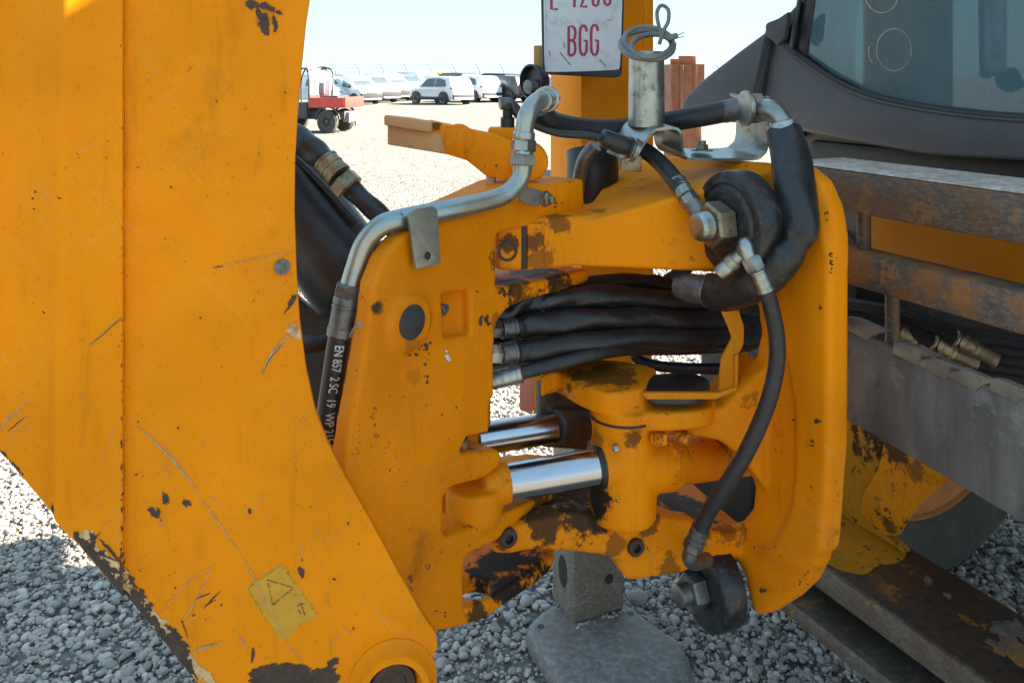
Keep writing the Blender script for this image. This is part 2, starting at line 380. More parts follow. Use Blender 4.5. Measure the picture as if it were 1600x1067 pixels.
M['sleeve'] = plain('nylon_sleeve', (.018, .018, .019), .36, 0, .3, 14, 1.0, dirt=(.055, .05, .045), dk=.4)
M['blackpl'] = plain('black_plastic', (.022, .022, .024), .40, 0, .3, 18, .2, dirt=(.06, .055, .05), dk=.3)
M['disc'] = plain('black_pad_iron', (.022, .022, .023), .34, .1, .4, 26, .2, dirt=(.10, .09, .08), dk=.5)
M['dark'] = plain('oily_iron_and_shade', (.02, .017, .014), .55, 0, .4, 12, .3, dirt=(.06, .04, .02), dk=.5)  # oily iron, also the black put into shaded gaps
M['fender'] = plain('grey_fender_plastic', (.058, .062, .070), .52, 0, .12, 8, .15, dirt=(.10, .095, .09), dk=.25)
M['plug'] = plain('rubber_plug', (.035, .035, .036), .7, 0, .2, 30, .1)
M['white'] = plain('plate_white', (.66, .66, .67), .35, 0, .06, 10, .1, dirt=(.30, .29, .28), dk=.35)
M['redchar'] = plain('plate_red', (.42, .03, .08), .45, 0, .2, 40, 0)
M['hosetext'] = plain('hose_print', (.62, .62, .60), .6, 0, .2, 60, 0)
M['chip'] = plain('bare_brown_steel', (.05, .032, .024), .6, .1, .4, 60, .4, dirt=(.14, .06, .025), dk=.5)
M['scratch'] = plain('primer_scratch', (.52, .30, .13), .6, 0, .3, 80, .2)
M['redchip'] = plain('rust_red_chip', (.20, .045, .012), .7, 0, .3, 80, .2)
M['cream'] = plain('cream_primer', (.62, .40, .19), .6, 0, .25, 50, .3, dirt=(.3, .13, .03), dk=.5)
M['sticker'] = plain('aged_yellow_sticker', (.60, .30, .012), .5, 0, .10, 26, .1, dirt=(.50, .20, .01), dk=.5)
M['stickerink'] = plain('sticker_ink', (.20, .115, .012), .6, 0, .6, 150, 0, dirt=(.5, .26, .012), dk=.7)
M['sunlit_pink'] = plain('sunlit_pink_paint', (.62, .22, .16), .55, 0, .15, 12, .1)  # pink of a sunlit plate, the sunlight put into the colour
M['tyre'] = plain('dusty_tyre', (.062, .058, .046), .8, 0, .25, 9, .5, dirt=(.10, .095, .08), dk=.5)
M['rim'] = plain('orange_rim', (.55, .20, .055), .5, 0, .15, 10, .1, dirt=(.25, .15, .09), dk=.4)
M['weld'] = plain('painted_weld', (.60, .21, .008), .55, 0, .4, 60, .8, dirt=(.12, .05, .02), dk=.6)
M['wire'] = plain('grey_cable', (.16, .165, .15), .5, 0, .2, 30, .1)
t = NT('cab_glass')
t.t.nodes.remove(t.b)
gl = t.n('ShaderNodeBsdfGlossy', {'Color': (1, 1, 1), 'Roughness': .02}).outputs[0]
tr = t.n('ShaderNodeBsdfRefraction', {'Color': (.42, .62, .64), 'Roughness': .0, 'IOR': 1.02}).outputs[0]
df = t.n('ShaderNodeBsdfDiffuse', {'Color': (.15, .27, .31)}).outputs[0]
dust = t.ramp(t.noise(3.5, 6, .65, vec=t.scale((1, 1, .5))), .35, .75, .45, .68)
a = t.n('ShaderNodeMixShader', {0: dust, 1: tr, 2: df}).outputs[0]
fr = t.n('ShaderNodeFresnel', {'IOR': 1.5}).outputs[0]
t.t.links.new(t.n('ShaderNodeMixShader', {0: fr, 1: a, 2: gl}).outputs[0], t.out.inputs[0]); M['glass'] = t.m

# ------------------------------------------------------------------ ground and gravel
t = NT('gravel_ground')
v = t.n('ShaderNodeTexVoronoi', {'Vector': t.co, 'Scale': 30.0, 'Randomness': 1.0})
big = t.noise(.35, 5, .6); sp = t.noise(6.5, 6, .72)
c = t.mix(t.ramp(v.outputs['Distance'], .05, .6), (.235, .21, .175), (.15, .138, .118))
c = t.mix(t.math('MULTIPLY', t.ramp(t.n('ShaderNodeSeparateColor', {0: v.outputs['Color']}).outputs[0], .55, 1.), .5), c, (.30, .275, .235))
c = t.mix(t.math('MULTIPLY', t.ramp(sp, .54, .60), .9), c, (.06, .058, .053))
c = t.mix(t.math('MULTIPLY', t.ramp(big, .45, .7), .35), c, (.27, .24, .195))
t.bump(t.math('SUBTRACT', 1.0, v.outputs['Distance']), 1.0, .02); M['ground'] = t.fin(c, .9, 0.0)
bm = bmesh.new(); bmesh.ops.create_grid(bm, x_segments=1, y_segments=1, size=1500)
add('ground', bm_mesh(bm), 'ground', None, kind='structure')
t = NT('pebble_stone'); rnd = t.n('ShaderNodeObjectInfo').outputs['Random']
cr = t.n('ShaderNodeValToRGB', {0: rnd}); e = cr.color_ramp.elements
e[0].position = 0; e[0].color = (.27, .225, .19, 1); e[1].position = 1; e[1].color = (.68, .57, .485, 1)
for p_, cc in ((.3, (.40, .335, .285, 1)), (.55, (.455, .375, .31, 1)), (.8, (.53, .45, .38, 1))):
    el = e.new(p_); el.color = cc
c = t.mix(t.ramp(t.noise(2.2, 6, .65), .35, .7), cr.outputs[0], t.mix(.5, cr.outputs[0], (.30, .29, .27)))
t.bump(t.noise(5, 6, .6), .25, .06); M['pebble'] = t.fin(c, .78, 0.0)
peb = bpy.data.collections.new('pebble_shapes')
def pebble_me(seed, sub=2, sq=(1, .75, .5)):
    rg = np.random.default_rng(seed); bm = bmesh.new(); bmesh.ops.create_icosphere(bm, subdivisions=sub + 1, radius=1)
    ds = [(Vector(rg.normal(size=3)).normalized(), rg.uniform(.62, .98)) for _ in range(9)]
    for vv in bm.verts:
        d = vv.co.normalized(); k = 1.0
        for q, lim in ds:
            x = d.dot(q)
            if x > 0: k = min(k, lim / x if x > lim else 1.0)
        vv.co = Vector((d.x * k * sq[0], d.y * k * sq[1], d.z * k * sq[2]))
    bmesh.ops.smooth_vert(bm, verts=bm.verts, factor=.5, use_axis_x=True, use_axis_y=True, use_axis_z=True)
    me = bm_mesh(bm, 180); me.materials.append(M['pebble']); return me
for k in range(9):
    o = bpy.data.objects.new('pebble_shape', pebble_me(k, 2 if k < 9 else 1, (1, RNG.uniform(.62, .95), RNG.uniform(.42, .75)))); peb.objects.link(o)
def gravel(name, xy, dens, s0, s1, label):
    me = bpy.data.meshes.new(name); me.from_pydata([(a, b, .003) for a, b in xy], [], [tuple(range(len(xy)))]); me.update()
    o = add(name, me, 'ground', None, kind='stuff', label=label, category='gravel')
    ng = bpy.data.node_groups.new(name, 'GeometryNodeTree')
    ng.interface.new_socket('Geometry', in_out='INPUT', socket_type='NodeSocketGeometry')
    ng.interface.new_socket('Geometry', in_out='OUTPUT', socket_type='NodeSocketGeometry')
    N = ng.nodes; L = ng.links.new
    gi, go = N.new('NodeGroupInput'), N.new('NodeGroupOutput')
    dp = N.new('GeometryNodeDistributePointsOnFaces'); dp.inputs['Density'].default_value = dens
    ci = N.new('GeometryNodeCollectionInfo'); ci.inputs['Collection'].default_value = peb; ci.inputs['Separate Children'].default_value = True; ci.inputs['Reset Children'].default_value = True
    ip = N.new('GeometryNodeInstanceOnPoints'); ip.inputs['Pick Instance'].default_value = True
    rr = N.new('FunctionNodeRandomValue'); rr.data_type = 'FLOAT_VECTOR'; rr.inputs[0].default_value = (-.45, -.45, 0); rr.inputs[1].default_value = (.45, .45, 6.28)
    rs = N.new('FunctionNodeRandomValue'); rs.data_type = 'FLOAT'; rs.inputs[2].default_value = 0; rs.inputs[3].default_value = 1; rs.inputs['Seed'].default_value = 3
    pw = N.new('ShaderNodeMath'); pw.operation = 'POWER'; pw.inputs[1].default_value = 2.8
    mr = N.new('ShaderNodeMapRange'); mr.inputs['To Min'].default_value = s0; mr.inputs['To Max'].default_value = s1
    ri = N.new('FunctionNodeRandomValue'); ri.data_type = 'INT'; ri.inputs[4].default_value = 0; ri.inputs[5].default_value = 8; ri.inputs['Seed'].default_value = 9
    L(rs.outputs[1], pw.inputs[0]); L(pw.outputs[0], mr.inputs['Value'])
    sp_ = N.new('GeometryNodeSetPosition'); rz = N.new('FunctionNodeRandomValue'); rz.data_type = 'FLOAT_VECTOR'; rz.inputs['Seed'].default_value = 5
    rz.inputs[0].default_value = (0, 0, -.002); rz.inputs[1].default_value = (0, 0, .013)
    L(gi.outputs[0], dp.inputs['Mesh']); L(dp.outputs['Points'], sp_.inputs['Geometry']); L(rz.outputs[0], sp_.inputs['Offset'])
    L(sp_.outputs[0], ip.inputs['Points']); L(ci.outputs[0], ip.inputs['Instance']); L(rr.outputs[0], ip.inputs['Rotation'])
    L(mr.outputs[0], ip.inputs['Scale']); L(ri.outputs[2], ip.inputs['Instance Index'])
    jg = N.new('GeometryNodeJoinGeometry'); L(gi.outputs[0], jg.inputs[0]); L(ip.outputs[0], jg.inputs[0]); L(jg.outputs[0], go.inputs[0])
    md = o.modifiers.new('scatter', 'NODES'); md.node_group = ng
    return o
gravel('gravel', [(-2.3, 1.75), (2.6, 1.75), (3.2, 4.2), (-2.9, 4.2)], 6200, .0050, .0185, 'rounded grey pebbles covering the ground under and around the machine')
gravel('far_gravel', [(-2.9, 4.204), (3.2, 4.204), (5.6, 9), (-5.2, 9)], 1500, .007, .024, 'sunlit pale pebbles beyond the machine')
for (px, py, s, rz, lab) in ((997, 934, .040, .4, 'largest pale bluish stone just right of the stabiliser leg'), (820, 938, .028, 1.2, 'pale stone left of the stabiliser leg under the post'),
                             (1045, 1000, .026, 2.2, 'light oval stone to the right of the foot pad'), (795, 962, .020, .2, 'whitish pebble under the lower fork'),
                             (690, 1035, .024, .9, 'pale round stone beside the boom pivot boss')):
    x, y = G(px, py, .02); me = pebble_me(40 + px, 2, (1, .72, .5))
    o = add('stone', me, M['pebble'], None, label=lab, category='stone', group='larger stones in the gravel'); o.location = (x, y, .02); o.scale = (s, s, s); o.rotation_euler = (.15, .1, rz)
# ------------------------------------------------------------------ the backhoe loader
DN = Vector((.42, -.908, 0)).normalized()           # along the rear frame, towards the camera
FW = Vector((.908, .42, 0)).normalized()            # the machine's forward direction
BACKHOE = empty('backhoe_loader', (1.2, 2.4, 0), 'worn orange backhoe loader with hoses, swing post and boom filling the foreground', 'backhoe')
BP = VP(0, 1.06, 650, 1.18)                         # boom side plate
KP = VP(684, 1.334, 914, 1.65)                      # near face of the swing post
CP = VP(947, 2.08, 1310, 1.40)                      # rear face of the carriage
AP = VP(780, 1.50, 1130, 1.655)                     # near face of the carriage's upper arm
LP = VP(765, 1.455, 1110, 1.60)                     # near face of the lower arm

# ---- boom
bo = [(484, 0), (496, -120), (512, -260), (-70, -260), (-90, 590), (0, 700), (52, 757), (100, 811), (200, 932), (300, 1056), (345, 1110),
      (420, 1180), (560, 1220), (650, 1180), (668, 1110), (666, 1062), (676, 1030), (684, 1008), (681, 990), (660, 960), (620, 890), (580, 815), (540, 745), (511, 690),
      (492, 640), (478, 575), (468, 500), (463, 420), (460, 330), (461, 250), (465, 180), (472, 100), (478, 40)]
boom = trace('boom', bo, BP, .016, 'boom', BACKHOE, .0015)
# overlapping doubler plate on the left with its shallow pressed ridge
vs = []; cols = [(-66, .003), (0, .0045), (84, .006), (92, .0135), (112, .0120), (124, .0085), (193.5, .0085), (195, .0015)]
rows_n = 2
def left_edge(px): return 700 + px * 1.165
bm = bmesh.new(); grid = []
for px, off in cols:
    yb = left_edge(px) - 1.5
    grid.append([bm.verts.new(BP.at(px, y, off + .0005)) for y in (-255, -100, 100, 400, yb)])
for a, b in zip(grid, grid[1:]):
    for k in range(4): bm.faces.new((a[k], b[k], b[k + 1], a[k + 1]))
dm = bm_mesh(bm, 60); add('doubler_plate', dm, 'boom', boom)
wl = [BP.at(196.5, y, .001) + Vector((random.uniform(-.0006, .0006), 0, 0)) for y in np.linspace(-255, 928, 110)]
add('weld_seam', tube_me(wl, lambda t: .0013 + .0003 * math.sin(t * 900), 8, straight=True), 'boom', boom)
# pivot boss and pin at the boom foot
pb = BP.at(614, 1066)
add('pivot_boss', lathe_me(pb, BP.n, [(-.10, .062), (.002, .062), (.008, .055), (.016, .052), (.021, .049), (.021, .040), (.012, .036), (.004, .034), (-.05, .033)], 48), 'boom', boom)
pp = add('pivot_pin', lathe_me(pb, BP.n, [(-.05, .0325), (.004, .0325), (.007, .030), (.007, .020), (.003, .017), (.003, 0)], 40), 'chip', boom)
add('rivet', lathe_me(BP.at(441, 417), BP.n, [(0, .0105), (.003, .0105), (.0042, .0075), (.0046, 0)], 28), 'greysteel', boom)
# warning sticker
stk = [BP.at(x, y, .0006) for x, y in ((440, 879), (470, 920), (497, 958), (487, 968), (470, 975), (458, 985), (448, 1000), (438, 996), (410, 957), (384, 918), (400, 907))]
sk = add('warning_sticker', quad_me(stk), 'sticker', boom, label='aged yellow warning sticker with a worn triangle')
def sq(u, v): return BP.at(u, v, .0011)
def dash(a, b, n, dens=.75):
    out = []
    for k in range(n):
        if random.random() > dens: continue
        t0, t1 = k / n, (k + random.uniform(.4, .95)) / n
        out.append([(a[0] + (b[0] - a[0]) * t0, a[1] + (b[1] - a[1]) * t0), (a[0] + (b[0] - a[0]) * t1, a[1] + (b[1] - a[1]) * t1)])
    return out
ink = dash((388, 917), (440, 882), 22) + dash((440, 883), (470, 924), 18) + dash((388, 918), (416, 968), 20) + dash((470, 924), (494, 958), 10, .4) + dash((420, 947), (468, 925), 14, .4)
tri = dash((418, 905), (458, 917), 16, .95) + dash((418, 905), (426, 944), 16, .9) + dash((426, 944), (458, 918), 14, .9)
hamm = [[(468, 940), (474, 950)], [(464, 946), (476, 941)], [(472, 950), (477, 960)], [(466, 952), (470, 958)]]
add('sticker_print', strokes_me(ink + [(q, 2.6) for q in tri] + [(q, 2.2) for q in hamm], sq, 1.3), 'stickerink', sk)
# paint damage on the boom: chips, gouges, scratches
def bq(u, v): return BP.at(u, v, .0006 + (.0085 if 124 < u < 195 else .0092 if 84 < u < 125 else .0045 if u < 85 else 0) + .0005 * (u < 196))
chips = []
def chip_run(a, b, n, s0, s1, j=4):
    for k in range(n):
        t = random.random(); ang = math.atan2(b[1] - a[1], b[0] - a[0]) + random.uniform(-.4, .4)
        chips.append((a[0] + (b[0] - a[0]) * t + random.uniform(-j, j), a[1] + (b[1] - a[1]) * t + random.uniform(-j, j), random.uniform(s0, s1), random.uniform(1, 2.6), ang))
chip_run((4, 703), (100, 808), 90, 1.5, 3.8, 2.5); chip_run((104, 812), (300, 1050), 240, 2.5, 6.5, 4); chip_run((140, 845), (300, 1035), 60, 3, 8, 12)
chip_run((404, 1052), (470, 1050), 26, 7, 15, 4); chip_run((410, 1066), (520, 1062), 22, 8, 16, 3); chip_run((480, 1060), (515, 1044), 8, 4, 8)
chip_run((512, 1040), (526, 1030), 7, 3, 6); chip_run((266, 1000), (298, 1062), 40, 4, 11, 6)
chip_run((385, 5), (435, 20), 16, 2, 6, 7); chip_run((408, 20), (416, 48), 12, 2.5, 6, 6); chip_run((425, 30), (433, 48), 6, 2.5, 5)
chip_run((193, 200), (193, 640), 12, .6, 1.8, .5); chip_run((193, 640), (193, 860), 22, .8, 2.2, .8); chip_run((192, 850), (193, 925), 24, 1.5, 3.6, 1.5)
chip_run((461, 250), (468, 500), 16, .6, 1.6, .7); chip_run((478, 575), (680, 985), 60, .7, 2.0, 1.0)
chip_run((240, 800), (242, 802), 6, 2, 5); chip_run((258, 778), (262, 784), 6, 3, 6); chip_run((291, 784), (294, 788), 3, 3, 5); chip_run((246, 792), (250, 815), 8, 1, 3, 2)
chip_run((470, 890), (473, 898), 4, 3, 5, 1); chip_run((390, 795), (392, 803), 4, 2.5, 4, 1); chip_run((447, 480), (462, 462), 7, 2, 4, 1); chip_run((96, 795), (106, 830), 20, 2, 5, 4)
for q in range(130): chips.append((random.uniform(5, 600), random.uniform(10, 1040), random.choice((.6, .8, 1.0, 1.3, 2.0)), random.uniform(1, 2), random.uniform(0, 3)))
def inside(u, v):
    lo = bo; c = False
    for i in range(len(lo)):
        (x1, y1), (x2, y2) = lo[i][:2], lo[i - 1][:2]
        if (y1 > v) != (y2 > v) and u < (x2 - x1) * (v - y1) / (y2 - y1) + x1: c = not c
    return c
def clipc(L_): return [c for c in L_ if inside(c[0], c[1])]
pc_ = add('paint_chips', chips_me(clipc(chips), bq, inside), 'chip', boom, kind='stuff')
chips = []
chip_run((135, 838), (188, 905), 70, 5, 12, 11); chip_run((205, 930), (310, 1050), 70, 4, 10, 10); chip_run((190, 960), (230, 985), 8, 4, 8); chip_run((455, 512), (466, 520), 8, 3, 7, 4)
chip_run((290, 1035), (330, 1060), 16, 4, 9, 5)
def bq2(u, v): return bq(u, v) - BP.n * .0002
add('bare_primer', chips_me(clipc(chips), bq2, inside), 'cream', boom, kind='stuff')
sc = []
def scratch(pts, wd=1.2): sc.append((pts, lambda t, wd=wd: wd * (.25 + .75 * math.sin(math.pi * min(max(t, .02), .98)))))
def line(a, b, wd=1.0, n=8, j=.8, bend=0):
    L_ = []
    for k in range(n):
        t = k / (n - 1); L_.append((a[0] + (b[0] - a[0]) * t + random.uniform(-j, j) + bend * math.sin(math.pi * t), a[1] + (b[1] - a[1]) * t + random.uniform(-j, j)))
    scratch(L_, wd)
line((216, 665), (312, 770), 3.0, 12, 1.0, 4); line((225, 672), (306, 762), 1.6, 10, .8, 8); line((308, 770), (380, 870), 2.2, 14, 1.0); line((326, 775), (345, 790), 2, 5); line((380, 870), (448, 1000), 3.0, 14, .8); line((448, 1000), (476, 1040), 1.6)
line((410, 585), (460, 515), 3.4, 12, .7, -9); line((413, 582), (466, 518), 1.8, 10, .7, -9)
line((332, 418), (458, 391), 1.3, 8, .5); line((140, 540), (194, 490), 2.2, 9, .8); line((10, 660), (50, 620), 2.2, 6); line((0, 672), (22, 640), 2.4, 6); line((12, 690), (48, 650), 1.4)
line((275, 985), (330, 885), 1.6, 8, .8, 6); line((250, 960), (300, 900), 1.2); line((290, 915), (335, 880), 1.4); line((368, 985), (390, 1020), 1.8); line((300, 1020), (350, 1000), 3.2, 9, 1, -4); line((305, 1012), (345, 1003), 2)
line((515, 1010), (530, 985), 1.4); line((508, 925), (515, 945), 1.4); line((465, 845), (475, 870), 1.4); line((489, 815), (500, 838), 1.4); line((535, 975), (550, 990), 1.4)
for k in range(70):
    u, v_ = random.uniform(200, 620), random.uniform(640, 1040); a = random.choice((-1.1, -.9, -.7, .9, 1.1, 1.3)) + random.uniform(-.2, .2); l_ = random.uniform(6, 26)
    if inside(u + l_ * math.cos(a), v_ + l_ * math.sin(a)) and inside(u, v_): line((u, v_), (u + l_ * math.cos(a), v_ + l_ * math.sin(a)), random.uniform(.5, 1.1), 5, .5)
for k in range(26):
    u, v_ = random.uniform(20, 190), random.uniform(560, 850); l_ = random.uniform(6, 24); a = random.uniform(-1.3, -.5)
    if inside(u, v_): line((u, v_), (u + l_ * math.cos(a), v_ + l_ * math.sin(a)), random.uniform(.5, 1.3), 5, .5)
for k in range(14): line((450 + k * 1.2, 512 + random.uniform(-6, 14)), (464 + random.uniform(-2, 4), 500 + random.uniform(0, 22)), 1.0, 4, .8)
add('scratches', strokes_me(sc, lambda u, v: bq(u, v) + BP.n * .0003, 1.0), 'scratch', boom, kind='stuff')
sc = []
line((130, 862), (160, 825), 3.5, 8, 1); line((133, 850), (190, 870), 3.2, 8, 1.2); line((158, 835), (192, 872), 5, 9, 1.0); line((160, 870), (194, 920), 2.6, 8, .8); line((212, 972), (226, 945), 3.2, 7, .8)
line((262, 1000), (310, 1060), 5.0, 9, 1.0); line((396, 1010), (394, 1035), 5, 6, .8); line((306, 935), (330, 925), 2); line((318, 950), (345, 922), 2.4); line((320, 945), (338, 936), 1.5); line((444, 490), (464, 462), 3.4, 8, .6); line((284, 965), (293, 997), 1.8)
line((145, 535), (193, 493), 1.4, 8, .6); line((14, 672), (42, 648), 1.8); line((411, 583), (440, 540), 1.2, 8, .5, -4); line((95, 590), (106, 572), 2.6, 6, .6); line((333, 418), (350, 416), 1.8)
add('gouges', strokes_me(sc, lambda u, v: bq(u, v) + BP.n * .0006, 1.0), 'chip', boom, kind='stuff')

# ---- swing post casting
kp_out = [(600, 985), (540, 800), (535, 755), (548, 660), (560, 600), (570, 540), (577, 497), (583, 445), (600, 402), (628, 366, 20), (690, 345, 10), (780, 326, 10), (850, 291, 8), (913, 279, 6),
          (915, 334, 6), (780, 364, 4), (776, 372), (776, 452, 6), (850, 438), (921, 420, 5), (922, 441, 8), (880, 455), (820, 470), (790, 485, 10), (776, 508, 8), (772, 560), (774, 617, 6), (766, 631), (766, 676, 3), (731, 683, 3),
          (724, 697), (719, 710, 3), (784, 702, 10), (785, 727, 14), (758, 748, 10), (706, 762, 8), (694, 775, 8), (693, 834, 6), (702, 838), (765, 816), (792, 800), (866, 767, 8), (866, 787, 12), (848, 806, 10), (802, 826), (776, 846), (730, 868, 8),
          (726, 880), (726, 948), (736, 975), (700, 985), (669, 990)]
pock = [(692, 459, 5), (734, 456, 5), (736, 524, 5), (695, 529, 5)]
kb1 = [(722, 353), (738, 345), (780, 326), (850, 291), (913, 279, 6), (915, 334, 6), (780, 364), (777, 372), (776, 452), (850, 438), (921, 420, 4), (922, 441, 6), (880, 455), (820, 470), (790, 485), (776, 508), (772, 560), (774, 617), (766, 631), (766, 690), (722, 690)]
kb2 = [(738, 752), (760, 748), (784, 728, 8), (783, 703, 8), (740, 708)]
kb3 = [(740, 824), (765, 816), (792, 800), (866, 767, 8), (866, 787, 12), (848, 806, 8), (802, 826), (776, 846), (740, 864)]
km = [trace_me(kp_out, KP, .035, .006, [pock])] + [trace_me(q, KP, dk_, .006, off=-.032) for q, dk_ in ((kb1, .13), (kb2, .17), (kb3, .19))]
km += [trace_me([(684, 448), (744, 448), (744, 536), (684, 536)], KP, .03, .004, off=-.022), trace_me([(772, 640), (842, 640), (842, 860), (772, 860)], KP, .03, .004, off=-.115)]
f4 = [G(736, 972, .645), G(762, 962, .645), G(798, 937, .645), G(836, 911, .645), G(862, 890, .645), G(866, 874, .645), G(850, 858, .645), G(790, 858, .645), G(720, 880, .645), G(680, 930, .645), G(690, 985, .645)]
hc = G(741, 918, .672); hole = [(hc[0] + .030 * math.cos(a), hc[1] + .030 * math.sin(a)) for a in np.linspace(0, 6.283, 20)[:-1]]
km.append(plan_me(f4, .672, .030, .005, [hole]))
km.append(lathe_me(KP.at(640, 504, -.01), KP.n, [(0, .044), (.014, .044), (.017, .040), (.017, 0)], 40))
king = add('swing_post', cast_me(km, .0042, 3, .45), 'king', BACKHOE)
add('pin_plug', lathe_me(KP.at(639, 502, .004), KP.n, [(0, .0268), (.0042, .0268), (.0058, .024), (.0058, 0)], 40), 'plug', king)
pkr = KP.u
add('pocket_bolt', join_me(nut_me(KP.at(695, 487, -.012), pkr, .0105, .010), lathe_me(KP.at(695, 487, -.012), pkr, [(.009, .0065), (.017, .0065), (.0185, .004), (.0185, 0)], 16)), 'greysteel', king)
add('lock_pin', lathe_me(KP.at(741, 699, -.040), Z, [(-.02, .021), (.003, .021), (.006, .018), (.006, 0)], 32), 'bronze', king)
def kq(u, v): return KP.at(u, v, .0012)
ck = [(699, 557, 5, 1.6, 1.4), (696, 548, 3, 1.2, 1)]
add('bare_primer', chips_me(ck, kq), 'white', king)
ck = []
for (x0, y0, n_, s, jx, jy) in ((589, 481, 12, 4, 9, 6), (655, 545, 24, 3, 18, 10), (665, 575, 14, 1.8, 3, 26), (585, 660, 12, 1.6, 6, 26), (745, 455, 2, 3, 1, 1), (755, 500, 10, 4, 10, 7), (555, 700, 10, 1.5, 8, 20), (640, 910, 10, 2.0, 5, 12), (668, 885, 6, 1.6, 5, 4),
                              (706, 640, 3, 1.6, 20, 20), (620, 590, 8, 1.3, 30, 40), (870, 320, 4, 2, 8, 5), (730, 420, 5, 1.3, 20, 20), (790, 455, 16, 3.2, 10, 5), (690, 960, 6, 2, 14, 8)):
    for k in range(n_): ck.append((x0 + random.uniform(-jx, jx), y0 + random.uniform(-jy, jy), random.uniform(.4, 1) * s, random.uniform(1, 2), random.uniform(0, 3)))
add('paint_chips', chips_me(ck, kq), 'chip', king, kind='stuff')

# ---- carriage casting
carr_out = [(947, 240, 10), (1066, 247), (1212, 257), (1258, 262), (1287, 283), (1305, 325), (1312, 373), (1313, 414, 4), (1309, 436, 4), (1310, 600), (1305, 750), (1297, 830), (1285, 880), (1265, 912), (1240, 936), (1204, 959), (1178, 962, 6),
            (1168, 935), (1160, 895), (1142, 866), (1104, 850), (1000, 862), (1000, 820), (1112, 834), (1158, 813), (1174, 792), (1177, 761), (1170, 733), (1150, 709), (1126, 691), (1077, 681), (1020, 680), (1020, 648), (1085, 645), (1130, 636), (1160, 606),
            (1176, 565), (1186, 520), (1182, 480), (1165, 445), (1120, 426), (1064, 420), (960, 418)]
carr_in = [(x - (9 if x > 1280 else 5 if x > 1200 else 0), *r_) for x, *r_ in carr_out]
cm = [trace_me(carr_in, CP, .040, .010)]
cm.append(trace_me([(778, 343, 4), (914, 338), (985, 330), (985, 413), (920, 415), (821, 424), (778, 424, 4)], AP, .13, .006))
cm.append(hull_me([AP.at(x, y) for x, y in ((900, 352), (1004, 340), (1100, 334), (1150, 330), (1150, 426), (1064, 418), (995, 413), (900, 415))] + [CP.at(x, y, -.02) for x, y in ((960, 250), (1066, 251), (1212, 261), (1212, 430), (1000, 410))]))
cm.append(trace_me([(1160, 470), (1215, 470), (1245, 640), (1245, 730), (1238, 790), (1215, 840), (1180, 870), (1255, 890), (1290, 860), (1302, 700), (1303, 400), (1280, 300), (1230, 275)], CP, .05, .012, off=.010))
MP = VP(990, 1.50, 1180, 1.545)
cm.append(trace_me([(996, 640), (1060, 642), (1110, 642), (1135, 634), (1165, 602), (1200, 570), (1200, 770), (1174, 735), (1152, 709), (1126, 691), (1077, 681), (996, 680)], MP, .10, .008))
la = [(768, 850, 5), (785, 835), (800, 824), (850, 808), (905, 800), (950, 812), (1017, 806), (1089, 815), (1112, 834), (1175, 830), (1185, 880), (1120, 872), (1067, 897, 8), (982, 910, 8), (966, 885), (958, 872), (900, 864), (830, 861), (795, 868), (772, 866, 4)]
cm.append(trace_me(la, LP, .045, .008)); 
la2 = [(768, 852, 5), (800, 828), (850, 812), (905, 806), (1017, 812), (1112, 836), (1175, 834), (1175, 850), (1067, 862), (958, 862), (900, 858), (772, 864, 4)]
cm.append(trace_me(la2, LP, .24, .006, off=-.03))
carr = add('carriage', cast_me(cm, .005, 6, .5), 'carr', BACKHOE)
for (x, y) in ((793, 838), (992, 853)):
    o = LP.at(x, y, -.004)
    add('socket_bolt', lathe_me(o, LP.n, [(0, .016), (.012, .016), (.0145, .0135), (.0145, .008), (.006, .008), (.006, 0)], 20), 'chip', carr)
add('lug_bore', lathe_me(AP.at(793, 392, -.002), AP.n, [(0, .019), (.004, .019), (.004, .0145), (-.001, .0145), (-.001, 0)], 28), 'dark', carr)
add('lug_groove', trace_me([(815, 350), (822, 349), (822, 420), (815, 421)], AP, .006, .001, off=.003), 'dark', carr)
add('lug_rib', trace_me([(823, 349), (850, 347), (850, 419), (823, 421)], AP, .008, .003, off=.0045), 'carr', carr)
def cq(u, v): return CP.at(u, v, .0125)
ck = []
for (x0, y0, n_, s, jx, jy, aq) in ((1299, 340, 8, 2.2, 3, 10, 0), (1307, 410, 14, 2.4, 3, 16, 0), (1284, 655, 5, 3.5, 6, 2, 0), (1275, 690, 6, 2.5, 6, 6, 0), (1248, 654, 2, 3, 2, 1, 0), (1200, 920, 3, 4, 4, 1, 0), (1265, 900, 8, 2, 8, 10, 0), (1230, 560, 12, 1.1, 40, 120, 0), (1290, 480, 3, 2, 2, 4, 0), (1200, 840, 10, 1.4, 20, 20, 0)):
    for k in range(n_): ck.append((x0 + random.uniform(-jx, jx), y0 + random.uniform(-jy, jy), random.uniform(.4, 1) * s, random.uniform(1, 2), random.uniform(0, 3)))
add('paint_chips', chips_me(ck, cq), 'chip', carr, kind='stuff')

